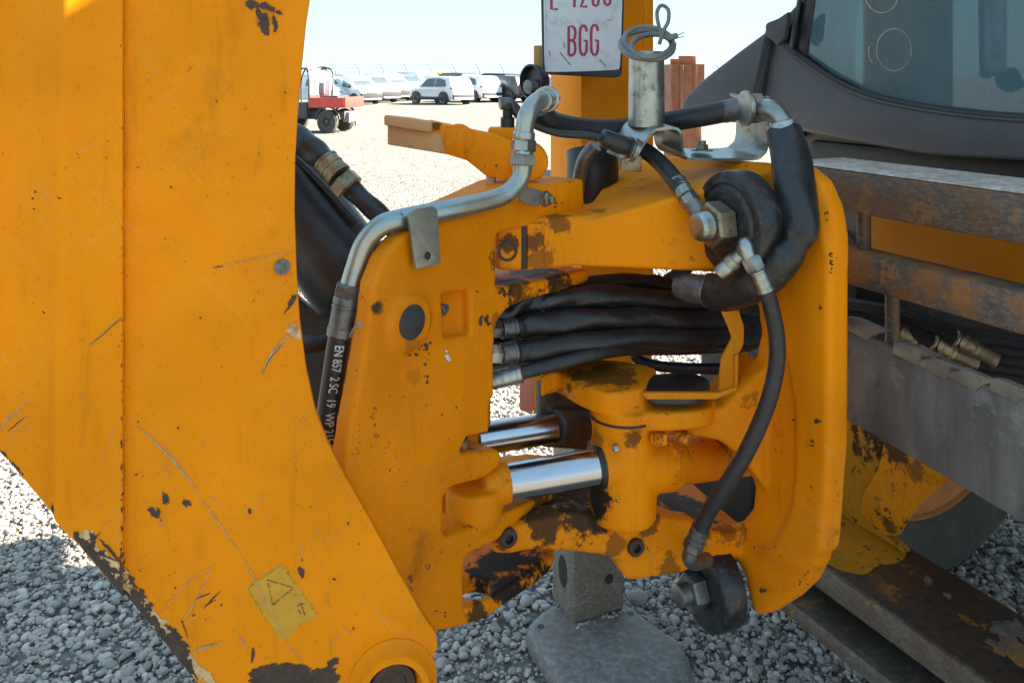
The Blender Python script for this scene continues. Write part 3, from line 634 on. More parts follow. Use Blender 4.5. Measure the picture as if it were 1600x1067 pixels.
# ---- swing cylinders: trunnion blocks, rods, barrels
rodL, rodR = P3(772, 757, 1.470), P3(948, 727, 1.522)
rax = (rodR - rodL).normalized()
sw = add('swing_cylinder', cast_me([
    plan_me(smooth_poly([G(843, 588, 1.03), G(869, 581, 1.03), G(896, 596, 1.03), G(926, 609, 1.03), G(956, 615, 1.03), G(990, 610, 1.03), G(1012, 603, 1.03), G(1025, 575, 1.03), G(960, 562, 1.03), G(880, 562, 1.03)], 3), 1.03, .042, .005),
    lathe_me(P3(974, 730, 1.55), Z, [(-.098, .042), (-.092, .058), (-.085, .061), (-.05, .062), (.03, .061), (.07, .058), (.10, .062), (.12, .064)], 40),
    lathe_me(rodR - rax * .012, rax, [(0, .040), (.03, .041), (.05, .040)], 32), lathe_me(P3(990, 727, 1.54), (P3(1070, 722, 1.60) - P3(990, 727, 1.54)), [(0, .046), (.05, .050), (.085, .050), (.10, .043)], 32),
    plan_me(smooth_poly([G(1003, 632, .995), G(1015, 645, .995), G(1085, 643, .995), G(1115, 634, .995), G(1112, 612, .995), G(1060, 600, .995), G(1010, 605, .995)], 3), .995, .034, .004),
    ], .004, 4, .5), 'trun', BACKHOE)
add('cap_joint', lathe_me(P3(974, 730, 1.55) + Z * .100, Z, [(-.002, .0640), (.002, .0640)], 40), 'dark', sw)
add('grease_nipple', lathe_me(P3(962, 700, 1.489), Vector((0, -1, 0)), [(-.004, .006), (.004, .006), (.006, .003), (.009, .0038), (.011, 0)], 12), 'zinc', sw)
bar_dir = (P3(1150, 712, 1.78) - P3(1040, 722, 1.56)).normalized()
add('barrel', lathe_me(P3(1030, 722, 1.55), bar_dir, [(0, .043), (.02, .046), (.05, .046), (.052, .043), (.45, .043)], 36), 'trun', sw)
add('chrome_rod', lathe_me(rodL, rax, [(.02, .0295), (.028, .031), (.24, .031)], 40), 'chrome', sw)
add('rod_gland', lathe_me(rodR - rax * .020, rax, [(0, .036), (.008, .038), (.014, .038), (.014, .0)], 36), 'dark', sw)
re = P3(741, 785, 1.455)
add('rod_eye', cast_me([lathe_me(re, Z, [(-.036, .030), (-.030, .046), (-.010, .050), (.026, .050), (.032, .046)], 32), lathe_me(rodL - rax * .02, rax, [(0, .036), (.045, .034), (.048, .030)], 32)], .0035, 4), 'trun', sw)
for bx in (1030, 1067):
    add('clamp_bolt', nut_me(P3(bx, 692, 1.50), Z, .0165, .018, .3), 'trun', sw)
add('top_pad', plan_me(smooth_poly([G(1010, 606, 1.03), G(1025, 614, 1.03), G(1085, 614, 1.03), G(1108, 604, 1.03), G(1104, 590, 1.03), G(1075, 582, 1.03), G(1020, 585, 1.03)], 3), 1.03, .022, .004), 'blackpl', sw)
sw2 = add('swing_cylinder', cast_me([trace_me([(846, 598, 4), (884, 604), (921, 620), (921, 705), (848, 700, 4)], VP(846, 1.66, 921, 1.72), .03, .005), lathe_me(P3(868, 667, 1.66), (P3(950, 655, 1.8) - P3(868, 667, 1.66)), [(-.012, .036), (.1, .036)], 28)], .005, 4), 'legplate', BACKHOE)
add('chrome_rod', lathe_me(P3(745, 686, 1.60), P3(868, 667, 1.655) - P3(745, 686, 1.60), [(0, .030), (.16, .030)], 36), 'chrome', sw2)
for k, (x, y, hh) in enumerate(((858, 612, 16), (862, 610, 18), (868, 612, 16), (873, 616, 14))):
    add('cast_mark', trace_me([(x, y), (x + 2.5, y), (x + 2.5, y + hh), (x, y + hh)], VP(846, 1.66, 921, 1.72), .003, .0008, off=.0025), 'legplate', sw2)
strap = add('hose_strap', join_me(trace_me([(1124, 480), (1153, 480), (1163, 512, 4), (1162, 540, 6), (1149, 560, 6), (1148, 612), (1122, 616), (1127, 560, 5), (1144, 528, 5), (1137, 510)], flat(1.56), .008, .0015),
                           trace_me([(1148, 556), (1154, 553), (1153, 608), (1148, 612)], flat(1.555), .03, .001), trace_me([(1003, 614, 3), (1122, 614), (1150, 605), (1152, 610), (1118, 624), (1010, 624, 3)], flat(1.49), .01, .001)), 'panelpaint', BACKHOE)
# ---- lock lever above the post
LV = flat(1.60)
lev = trace('lock_lever', [(672, 189), (735, 203), (780, 212), (800, 222), (822, 222), (840, 230), (850, 250, 8), (845, 268), (822, 286, 8), (795, 284), (759, 275), (729, 251), (696, 241), (660, 234), (640, 232), (640, 190)], LV, .036, 'lever', BACKHOE, .003)
add('grip_plate', trace_me([(606, 194), (690, 210, 4), (697, 241, 2), (606, 226, 2)], LV, .012, .002, off=.004), 'lever_skylit_tan', lev)
add('grip_lip', trace_me([(602, 180, 3), (640, 184), (676, 190), (676, 207), (640, 202), (602, 195, 3)], LV, .03, .003, off=.016), 'lever_skylit_tan', lev)
add('round_boss', lathe_me(LV.at(717, 217), LV.n, [(0, .029), (.002, .029), (.003, .027), (.003, 0)], 32), 'lever', lev)
add('pivot_eye', lathe_me(LV.at(826, 253), LV.n, [(-.02, .038), (.004, .038), (.008, .034), (.008, .012), (.010, .012), (.010, 0)], 32), 'lever', lev)
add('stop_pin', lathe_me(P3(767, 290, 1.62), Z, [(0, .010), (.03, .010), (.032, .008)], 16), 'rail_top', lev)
bl = add('valve_block', join_me(box_me(P3(790, 216, 1.66), .035, .02, .022, .006)), 'lever', BACKHOE)
add('valve_stem', lathe_me(P3(793, 200, 1.66), Z, [(0, .014), (.02, .014), (.022, .010), (.035, .010), (.037, .013), (.05, .013)], 20), 'blackpl', bl)
add('valve_head', tube_me([P3(781, 163, 1.655), P3(795, 162, 1.66), P3(806, 172, 1.665), P3(816, 186, 1.67)], .0115, 12), 'greysteel', bl)

# ---- rigid steel pipe with its fittings, tab bracket and printed hose
pipe = add('steel_pipe', tube_me([P3(853, 156, 1.52), P3(838, 160, 1.475), P3(825, 178, 1.45), P3(819, 205, 1.445), P3(818, 240, 1.44), P3(814, 276, 1.44), P3(796, 300, 1.425), P3(765, 313, 1.40), P3(700, 328, 1.345), P3(630, 342, 1.30), P3(594, 354, 1.285), P3(570, 381, 1.28), P3(556, 420, 1.275), P3(545, 458, 1.27)], .0165, 24, 12), 'pipe', BACKHOE)
add('pipe_flange', lathe_me(P3(848, 157, 1.50), (P3(858, 154, 1.56) - P3(848, 157, 1.50)), [(-.008, .0185), (.0, .0205), (.028, .0205), (.03, .024), (.05, .024)], 28), 'pipe', pipe)
dwn = (P3(816, 262, 1.44) - P3(819, 215, 1.445)).normalized()
add('pipe_collar', lathe_me(P3(819, 206, 1.445), dwn, [(0, .0185), (.003, .0195), (.012, .0195), (.014, .018)], 28), 'pipe', pipe)
add('hex_nut', nut_me(P3(818.5, 218, 1.445), dwn, .0225, .022, .3), 'galv', pipe)
add('hex_nut', nut_me(P3(817, 241, 1.44), dwn, .0235, .020, .1), 'brackets', pipe)
add('tab_bracket', trace_me([(640, 337, 4), (650, 327, 5), (678, 322, 5), (684, 330), (689, 412, 2), (651, 421, 2)], VP(640, 1.265, 690, 1.315), .007, .0012, [[(669 + 5 * math.cos(a), 400 + 6 * math.sin(a)) for a in np.linspace(0, 6.283, 12)[:-1]]]), 'brackets', pipe)
add('tab_bolt', lathe_me(VP(640, 1.265, 690, 1.315).at(669, 400, -.006), VP(640, 1.265, 690, 1.315).n, [(0, .0055), (.006, .005), (.008, .003), (.008, 0)], 14), 'dark', pipe)
add('lug_bracket', trace_me([(806, 303, 2), (822, 290, 3), (846, 298, 4), (858, 310, 6), (838, 324, 4), (820, 318)], VP(800, 1.435, 860, 1.52), .006, .001), 'brackets', pipe)
lbp = VP(800, 1.435, 860, 1.52)
add('lug_bolt', join_me(lathe_me(lbp.at(851, 311, 0), lbp.n, [(0, .015), (.003, .015), (.0035, .013)], 24), nut_me(lbp.at(851, 311, .003), lbp.n, .0125, .009, .2), lathe_me(lbp.at(851, 311, .01), lbp.n, [(0, .007), (.010, .007), (.012, .005), (.012, 0)], 16)), 'bronze', pipe)
ph = add('printed_hose', tube_me([P3(537, 500, 1.265), P3(530, 530, 1.262), P3(521, 590, 1.26), P3(514, 640, 1.255), P3(512, 690, 1.25), P3(520, 760, 1.24), P3(545, 840, 1.24)], .0172, 24, 10), 'hose', BACKHOE)
add('hex_nut', nut_me(P3(547, 444, 1.27), P3(541, 474, 1.268) - P3(547, 444, 1.27), .0225, .020, .2), 'greysteel', ph)
add('collar', lathe_me(P3(543, 463, 1.269), P3(541, 474, 1.268) - P3(547, 444, 1.27), [(0, .0195), (.004, .0205), (.011, .0205), (.013, .018)], 28), 'greysteel', ph)
crimp('ferrule', P3(541, 474, 1.268), P3(531, 527, 1.262), .0212, 'greysteel', ph, 1, 10)
# hose lettering, wrapped round the rubber
fc = bpy.data.curves.new('txt', 'FONT'); fc.body = 'EN 857  2 SC  19  WP 215 BAR'; fc.size = .0195; fc.space_character = 1.0; fc.resolution_u = 3; fc.offset = .0002
fo = bpy.data.objects.new('txt', fc); tm = bpy.data.meshes.new_from_object(fo); bpy.data.objects.remove(fo)
bm = bmesh.new(); bm.from_mesh(tm); bmesh.ops.triangulate(bm, faces=bm.faces); bmesh.ops.subdivide_edges(bm, edges=[e for e in bm.edges if e.calc_length() > .003], cuts=3, use_grid_fill=True); bmesh.ops.triangulate(bm, faces=bm.faces); bm.to_mesh(tm); bm.free()
hpath = spline([P3(537, 500, 1.265), P3(530, 530, 1.262), P3(521, 590, 1.26), P3(514, 640, 1.255), P3(512, 690, 1.25), P3(520, 760, 1.24), P3(545, 840, 1.24)], 40); hpath = hpath[:201]
arc = [0.0]
for a, b in zip(hpath, hpath[1:]): arc.append(arc[-1] + (b - a).length)
xmax = max(v.co.x for v in tm.vertices); kx = ((arc[-1] - arc[40]) * .80) / xmax
for v in tm.vertices:
    s_ = v.co.x * kx + arc[40] + .004; i = max(k for k in range(len(arc) - 1) if arc[k] <= s_)
    c0 = hpath[i].lerp(hpath[i + 1], (s_ - arc[i]) / (arc[i + 1] - arc[i])); tan = (hpath[i + 1] - hpath[i]).normalized()
    view = (Vector((0, 0, H)) - c0); nn = (view - tan * view.dot(tan)).normalized(); side = nn.cross(tan); side = side if side.x > 0 else -side
    th = (v.co.y - .004) / .0172
    v.co = c0 + (nn * math.cos(th) + side * math.sin(th)) * .01765
add('hose_lettering', tm, 'hosetext', ph)
# ---- dark things in the gap between boom and post
ram = add('boom_ram', lathe_me(P3(395, 235, 1.62), P3(560, 450, 1.56) - P3(395, 235, 1.62), [(-.25, .086), (.25, .086), (.33, .086), (.34, .080), (.36, .060)], 40), 'blackpl', BACKHOE)
add('guard_edge', tube_me([P3(452, 238, 1.56), P3(500, 285, 1.545), P3(556, 348, 1.53)], .006, 10), 'hose', ram)
add('gap_shade_sheet', trace_me([(440, 440), (470, 470), (482, 480), (520, 497), (545, 470), (575, 420), (585, 520), (560, 640), (540, 760), (480, 640), (440, 560)], flat(1.66), .02, .003), 'dark', ram)  # black sheet standing in for the shade between boom and post
uh = add('hydraulic_hose', tube_me([P3(440, 205, 1.52), P3(470, 222, 1.5), P3(498, 243, 1.49), P3(520, 266, 1.48), P3(560, 306, 1.47), P3(600, 342, 1.47), P3(640, 380, 1.48)], lambda t: .028 - .010 * min(1, t * 1.6), 18, 10, lambda t, a: 1 + .05 * math.sin(t * 40 + 2 * a)), 'sleeve', BACKHOE)
ud = P3(560, 306, 1.47) - P3(500, 244, 1.49)
crimp('ferrule', P3(507, 250, 1.475), P3(531, 276, 1.462), .024, 'bronze', uh, 2)
add('hex_nut', nut_me(P3(533, 279, 1.462), ud, .027, .026, .25), 'bronze', uh)
add('cable_tie', tube_me([P3(548, 525, 1.25), P3(562, 505, 1.24), P3(566, 512, 1.235)], .0045, 8), 'zinc', ph)
lh = add('hydraulic_hose', tube_me([P3(470, 540, 1.42), P3(500, 535, 1.42), P3(545, 520, 1.45), P3(600, 500, 1.5)], .016, 12), 'hose', BACKHOE)
# ---- hose bundle through the middle
def wrinkle(sd, amp=.24, fr=(14, 46)):
    """loose textile sleeve: a few soft ridged folds running at a slant round the hose"""
    w_ = [(random.uniform(*fr), random.choice((-2, -1, 1, 2, 3)), random.uniform(0, 6), random.uniform(.5, 1)) for _ in range(7)]
    def f(t, a):
        v = 0
        for fq, m, p, k in w_:
            q = math.sin(fq * t + m * a + p); v += k * (abs(q) ** .6 * (1 if q > 0 else -1)) * (.6 + .4 * math.sin(3 * t + p))
        return 1 + amp * v / 3.2
    return f
def yy(px): return 1.56 + (px - 775) / 375 * .20
bund = [([(690, 500), (775, 489), (815, 474), (870, 466), (960, 464), (1060, 470), (1130, 478), (1180, 490)], .0195, -.01),
        ([(806, 512.5), (815, 511), (850, 505), (920, 499), (1000, 498), (1080, 500), (1140, 506), (1185, 512)], .0205, -.035),
        ([(806, 551.5), (815, 550), (850, 545), (920, 535), (1000, 528), (1070, 530), (1130, 528), (1180, 530)], .0195, -.06),
        ([(700, 500), (800, 462), (880, 448), (990, 440), (1040, 446), (1100, 452), (1180, 460)], .016, .05)]
bund += [([(700, 480), (800, 478), (900, 470), (1000, 482), (1100, 486), (1190, 490)], .018, .06), ([(700, 530), (800, 528), (900, 520), (1000, 514), (1100, 516), (1190, 520)], .018, .05),
         ([(700, 575), (800, 568), (880, 556), (960, 540), (1060, 512), (1190, 505)], .015, .04)]  # three added hoses that darken the gaps behind the bundle
for k, (pts, r, dy) in enumerate(bund):
    hz = add('sleeved_hose', tube_me([P3(x, y, yy(x) + dy) for x, y in pts], r * 1.06, 30, 34, wrinkle(k)), 'sleeve', BACKHOE)
    if k in (1, 2):
        a = [P3(x, y, yy(x) + dy) for x, y in ((763, 514 + 39 * (k - 1)), (778, 514 + 39 * (k - 1)), (782, 514 + 39 * (k - 1)), (808, 511 + 39 * (k - 1)))]
        add('hex_nut', nut_me(a[0], a[1] - a[0], .018, .024, .3), 'zinc' if k == 2 else 'greysteel', hz)
        crimp('ferrule', a[2], a[3], .0185, 'greysteel', hz, 1)
sh = add('hydraulic_hose', tube_me([P3(770, 596, 1.50), P3(815, 582, 1.50), P3(860, 571, 1.52), P3(930, 553, 1.56), P3(985, 545, 1.62), P3(1060, 545, 1.7), P3(1170, 540, 1.8)], .0125, 14), 'hose', BACKHOE)
crimp('ferrule', P3(768, 595, 1.495), P3(816, 583, 1.498), .0165, 'zinc', sh, 3)
add('hydraulic_hose', tube_me([P3(990, 540, 1.75), P3(992, 556, 1.74), P3(1012, 568, 1.73), P3(1050, 574, 1.72), P3(1110, 576, 1.71), P3(1180, 575, 1.7)], .0115, 12), 'hose', BACKHOE)
add('hydraulic_hose', tube_me([P3(1010, 470, 1.95), P3(1040, 440, 1.95), P3(1075, 418, 1.96), P3(1100, 400, 1.97)], .014, 12), 'hose', BACKHOE)
# ---- bumper pads with bolts, elbows and their hoses
ax1 = (-FW * 1.0).normalized()
d1 = CP.at(1211, 343, .075)
pad1 = add('clamp_pad', lathe_me(d1, ax1, [(-.01, .094), (.031, .094), (.0345, .092), (.037, .088), (.0385, .074), (.0360, .072), (.0360, .069), (.0392, .066), (.041, .055), (.041, 0)], 72), 'disc', BACKHOE)
add('clamp_nut', nut_me(d1 + ax1 * .040, ax1, .042, .040, .35), 'bronze', pad1)
add('clamp_stud', lathe_me(d1 + ax1 * .078, ax1, [(0, .026)] + [(k * .0022 + (.0011 if j else 0), .0262 if j else .0246) for k in range(9) for j in (0, 1)] + [(.024, .024), (.026, .021), (.026, 0)], 32), 'zinc', pad1)
add('tab_washer', trace_me([(1140, 309), (1149, 304, 3), (1168, 328), (1172, 340), (1163, 336)], flat(1.505), .003, .0005), 'brackets', pad1)
d2 = CP.at(1140, 905, .035)
pad2 = add('clamp_pad', lathe_me(d2, ax1, [(-.012, .080), (.026, .080), (.033, .076), (.036, .068), (.037, .050), (.037, 0)], 56), 'disc', BACKHOE)
add('clamp_nut', nut_me(d2 + ax1 * .036, ax1, .036, .032, .1), 'greysteel', pad2)
add('clamp_stud', lathe_me(d2 + ax1 * .066, ax1, [(0, .024), (.002, .0215), (.024, .0215), (.026, .019), (.026, 0)], 28), 'greysteel', pad2)
ea = P3(1170, 388, 1.43)
jh = add('jumper_hose', tube_me([P3(1197, 452, 1.42), P3(1206, 485, 1.42), P3(1214, 530, 1.42), P3(1212, 580, 1.42), P3(1196, 640, 1.425), P3(1165, 708, 1.44), P3(1130, 765, 1.46), P3(1107, 800, 1.48), P3(1094, 830, 1.49)], .0142, 18, 12), 'hose', BACKHOE)
add('elbow', tube_me([P3(1202, 377, 1.50), P3(1180, 380, 1.46), P3(1166, 383, 1.435), P3(1167, 395, 1.43), P3(1172, 408, 1.428)], .0155, 16, 6), 'zinc', jh)
add('elbow_nut', nut_me(P3(1199, 376, 1.495), P3(1180, 380, 1.46) - P3(1199, 376, 1.495), .017, .016), 'zinc', jh)
jd = P3(1190, 440, 1.42) - P3(1173, 405, 1.428)
add('hex_nut', nut_me(P3(1171, 401, 1.428), jd, .0185, .026, .3), 'zinc', jh)
crimp('ferrule', P3(1182, 421, 1.424), P3(1198, 456, 1.42), .0175, 'zinc', jh, 2)
crimp('ferrule', P3(1095, 824, 1.49), P3(1085, 847, 1.497), .0165, 'greysteel', jh, 2)
add('hex_nut', nut_me(P3(1086, 845, 1.497), P3(1078, 865, 1.5) - P3(1086, 845, 1.497), .018, .018, .2), 'greysteel', jh)
add('elbow', tube_me([P3(1081, 858, 1.50), P3(1077, 872, 1.505), P3(1085, 878, 1.52), P3(1104, 874, 1.57)], .0135, 14, 6), 'greysteel', jh)
br = add('branch_fitting', lathe_me(P3(1158, 398, 1.43), P3(1128, 424, 1.45) - P3(1158, 398, 1.43), [(0, .011), (.012, .011), (.013, .015), (.026, .015), (.027, .011), (.03, .0135), (.052, .0135), (.054, .011)], 14), 'galv', BACKHOE)
sj = add('feed_hose', tube_me([P3(1002, 232, 1.68), P3(1022, 246, 1.64), P3(1042, 266, 1.60), P3(1066, 296, 1.55)], .0165, 16), 'hose', BACKHOE)
crimp('ferrule', P3(1058, 283, 1.57), P3(1074, 308, 1.535), .0175, 'galv', sj, 2)
add('hex_nut', nut_me(P3(1074, 308, 1.535), P3(1090, 332, 1.51) - P3(1074, 308, 1.535), .0185, .018, .2), 'galv', sj)
add('elbow', tube_me([P3(1080, 317, 1.525), P3(1091, 334, 1.505), P3(1099, 341, 1.50), P3(1113, 336, 1.495), P3(1130, 331, 1.50)], .0155, 16, 6), 'brackets', sj)
# ---- bent bracket on top of the carriage with tube, bolt and bulkhead elbow
off = -DN * .092 + Z * .012
prof = [(986, 254), (1003, 227), (1019, 205), (1032, 200), (1056, 199), (1066, 209), (1068, 232), (1073, 243), (1084, 247), (1172, 247), (1190, 241), (1198, 226), (1199, 178), (1196, 166), (1188, 160)]
near = spline([P3(x, y, 1.60 + (x - 986) / 210 * .03) for x, y in prof], 5)
bm = bmesh.new(); th = .0055; up = []; rings = []
for i, p in enumerate(near):
    tan = (near[min(i + 1, len(near) - 1)] - near[max(i - 1, 0)]).normalized(); nr = tan.cross(DN).normalized()
    rings.append([bm.verts.new(q) for q in (p, p + nr * th, p + nr * th + off, p + off)])
for a, b in zip(rings, rings[1:]):
    for k in range(4): bm.faces.new((a[k], b[k], b[(k + 1) % 4], a[(k + 1) % 4]))
bm.faces.new(rings[0]); bm.faces.new(rings[-1])
brk = add('hose_bracket', bm_mesh(bm, 50), 'galv', BACKHOE)
tb = P3(1010, 196, 1.66)
tubeo = add('bracket_tube', lathe_me(tb, Z, [(-.002, .036), (.145, .035), (.147, .033), (.147, .029), (.02, .029)], 32), 'galv', brk)
add('bracket_bolt', join_me(lathe_me(P3(1097, 236, 1.655), Z, [(0, .021), (.003, .021), (.0032, .013)], 28), nut_me(P3(1097, 236, 1.655) + Z * .003, Z, .0125, .010), lathe_me(P3(1097, 236, 1.655) + Z * .012, Z, [(0, .008), (.008, .008), (.009, 0)], 16)), 'brackets', brk)
add('cable_plug', lathe_me(P3(975, 228, 1.60), (P3(938, 214, 1.585) - P3(975, 228, 1.60)), [(-.012, .021), (-.006, .021), (-.005, .0165), (0, .0165), (.002, .0185), (.048, .0175), (.052, .010), (.052, 0)], 24), 'blackpl', brk)
add('plug_rings', lathe_me(P3(985, 233, 1.61), (P3(938, 214, 1.585) - P3(975, 228, 1.60)), [(-.01, .024), (0, .024), (.001, .021), (.005, .021), (.006, .0225), (.012, .0225)], 24), 'galv', brk)
add('square_nut', box_me(P3(985, 255, 1.66), .020, .018, .016, .002), 'bronze', brk)
# main hose behind the bracket, running into the bulkhead elbow and sleeved drop
mh = add('main_hose', tube_me([P3(846, 170, 1.60), P3(858, 188, 1.62), P3(890, 198, 1.66), P3(940, 203, 1.70), P3(990, 200, 1.72), P3(1050, 190, 1.70), P3(1100, 181, 1.67), P3(1150, 171, 1.64)], .0215, 20, 10), 'hose', BACKHOE)
add('ferrule', lathe_me(P3(1128, 176, 1.655), P3(1165, 168, 1.63) - P3(1128, 176, 1.655), [(0, .021), (.004, .0225), (.05, .0225)], 28), 'greysteel', mh)
fx = P3(1185, 170, 1.60); fd = (FW * 1.0 + Vector((0, -.25, -.02))).normalized()
add('bulkhead_washer', lathe_me(fx - fd * .030, fd, [(0, .034), (.006, .034), (.0065, .029), (.011, .029)], 32), 'galv', mh)
add('bulkhead_nut', nut_me(fx - fd * .018, fd, .031, .022, .2), 'galv', mh)
add('elbow_nut', nut_me(fx + fd * .006, fd, .027, .012, .1), 'galv', mh)
add('elbow', tube_me([fx + fd * .005, P3(1202, 172, 1.56), P3(1214, 178, 1.54), P3(1222, 190, 1.53), P3(1226, 204, 1.53)], .0195, 20, 8), 'galv', mh)
sld = P3(1233, 232, 1.515) - P3(1222, 192, 1.53)
add('ferrule', lathe_me(P3(1222, 192, 1.53), sld, [(0, .024), (.003, .029), (.018, .030), (.02, .027)], 28), 'zinc', mh)
def srad(t): return .0315 + .004 * math.sin(t * 9) - .006 * math.exp(-((t - .52) / .04) ** 2)
sl_ = add('sleeved_drop_hose', tube_me([P3(1226, 206, 1.527), P3(1233, 240, 1.50), P3(1240, 285, 1.46), P3(1250, 330, 1.43), P3(1252, 360, 1.415), P3(1238, 392, 1.415), P3(1212, 418, 1.43), P3(1180, 440, 1.46), P3(1140, 455, 1.50), P3(1112, 456, 1.53)], srad, 36, 26, wrinkle(9, .15, (10, 30))), 'sleeve', BACKHOE)
add('hose_clamp', lathe_me(P3(1120, 456, 1.52), P3(1080, 450, 1.55) - P3(1120, 456, 1.52), [(0, .030), (.02, .031), (.022, .027), (.06, .026), (.08, .020)], 24), 'greysteel', sl_)
add('sleeve_tear', chips_me([(1256, 363, 6, 1.3, .2), (1238, 367, 8, 1.0, .3)], lambda u, v: P3(u, v, 1.378)), 'dark', sl_)
ch = add('cable', tube_me([P3(820, 170, 1.57), P3(830, 192, 1.58), P3(870, 208, 1.60), P3(915, 212, 1.60), P3(940, 217, 1.588)], .0075, 10), 'hose', BACKHOE)
add('cable_elbow', tube_me([P3(930, 228, 1.70), P3(914, 248, 1.71), P3(906, 275, 1.72), P3(902, 300, 1.73)], .0145, 14), 'greysteel', BACKHOE)
add('rubber_boot', tube_me([P3(925, 236, 1.85), P3(926, 262, 1.84), P3(924, 300, 1.84), P3(922, 340, 1.84)], .058, 24, 8), 'blackpl', BACKHOE)
# coil of grey cable over the tube
def ring(cx_, cy_, rx, ry, Y, dy, a0, a1, n=14, tilt=0):
    return [P3(cx_ + rx * math.cos(a) + tilt * math.sin(a), cy_ + ry * math.sin(a), Y + dy * math.sin(a)) for a in np.linspace(a0, a1, n)]
cw = ring(1010, 70, 40, 22, 1.64, -.05, .3, 6.2, 14) + ring(1014, 68, 38, 25, 1.64, -.05, .1, 6.0, 14, 6) + ring(1018, 72, 32, 18, 1.63, -.045, 0, 5.6, 12, -4) + [P3(1045, 60, 1.62), P3(1058, 56, 1.62)]
coil = add('cable_coil', tube_me(cw, .0060, 8, 4), 'wire', BACKHOE)
add('cable_loop', tube_me([P3(1036, 62, 1.63), P3(1028, 35, 1.63), P3(1027, 18, 1.63), P3(1034, 9, 1.63), P3(1044, 16, 1.63), P3(1044, 34, 1.63), P3(1036, 50, 1.63), P3(1030, 70, 1.63)], .0038, 8, 6), 'wire', coil)
for e_ in (((1056, 57), (1063, 54), (1069, 51)), ((1056, 57), (1062, 59), (1068, 57))):
    add('wire_end', tube_me([P3(x, y, 1.62) for x, y in e_], .0012, 6, 4), 'zinc', coil)

# ---- stabiliser: upper box, plate, leg and foot pad
pc = P3(908, 300, 2.30); pc.z = 0
e1, e2 = FW * .235, -DN * .185
def prism(o, a, b, z0, z1, bev=.006, inset=0.0):
    c = o + (a + b) / 2; return box_me((c.x, c.y, (z0 + z1) / 2), a.length / 2 - inset, b.length / 2 - inset, (z1 - z0) / 2, bev, (a.normalized(), b.normalized(), Z))
stab = add('stabiliser', prism(pc, e1, e2, .78, 2.35, .004), 'post', BACKHOE)
add('side_strip', box_me(pc + e1 * .93 - e2 * .012 + Z * 1.6, .016, .004, .74, .001, (FW, e2.normalized(), Z)), 'post', stab)
lc = pc + e1 * .13 + e2 * .13
leg = add('stabiliser_leg', prism(lc + Vector((-.035, .0, 0)), FW * .165, -DN * .13, .06, .80, .006), 'legsteel', stab)
lfc = lc + Vector((-.035, 0, 0))
add('leg_hole', lathe_me(lfc + FW * .115 + Z * .16 + DN * .0008, DN, [(-.002, .014), (.0006, .014), (.0006, 0)], 20), 'dark', leg)
lo_ = bpy.data.objects
bm = bmesh.new(); oc = lfc - DN * .065 - FW * .0008 + Z * .175
vsr = [bm.verts.new(oc + (-DN) * (.026 * math.cos(a)) + Z * (.045 * math.sin(a))) for a in np.linspace(0, 6.283, 25)[:-1]]
bm.faces.new(vsr); add('leg_slot', bm_mesh(bm), 'dark', leg)
pq = [G(826, 985, .05), G(842, 962, .05), G(872, 950, .05), G(975, 948, .05), G(1005, 966, .05), G(1060, 1008, .05), G(1076, 1035, .05), G(1078, 1066, .05), G(1050, 1110, .05), G(905, 1110, .05), G(868, 1060, .05), G(845, 1020, .05)]
pcx = sum(p[0] for p in pq) / len(pq); pcy = sum(p[1] for p in pq) / len(pq)
bm = bmesh.new(); sp2 = smooth_poly(pq, 8); rr = []
for kz, (sc_, z_) in enumerate(((1.03, .006), (1.04, .02), (1.02, .042), (.97, .056), (.90, .060), (.55, .063))):
    rr.append([bm.verts.new((pcx + (x - pcx) * sc_, pcy + (y - pcy) * sc_, z_)) for x, y in sp2])
for a, b in zip(rr, rr[1:]):
    for k in range(len(sp2)): bm.faces.new((a[k], a[(k + 1) % len(sp2)], b[(k + 1) % len(sp2)], b[k]))
bm.faces.new(rr[-1]); pad = add('foot_pad', bm_mesh(bm, 60), 'padsteel', stab)
for (x, y) in ((845, 978), (943, 998), (985, 958)):
    q = G(x, y, .0612); add('pad_hole', lathe_me((q[0], q[1], .058), Z, [(0, .010), (.0036, .010), (.0036, 0)], 16), 'dark', pad)
fc = bpy.data.curves.new('txt', 'FONT'); fc.body = 'JCB'; fc.size = .034; fc.resolution_u = 2
fo = bpy.data.objects.new('txt', fc); tm = bpy.data.meshes.new_from_object(fo); bpy.data.objects.remove(fo)
q = G(980, 1043, .0635)
tm.transform(Matrix.Translation((q[0], q[1], .0640)) @ Matrix.Rotation(.35, 4, 'Z')); add('pad_emblem', tm, 'legsteel', pad)
for k in range(26):
    u = random.random(); q = lfc + FW * .165 * u - DN * random.uniform(-.022, -.004) * 1 + Z * .0645
    o = add('pebble_grit', pebble_me(500 + k, 1, (.006, .0045, .0035)), M['pebble'], pad); o.matrix_parent_inverse = Matrix(); o.location = q
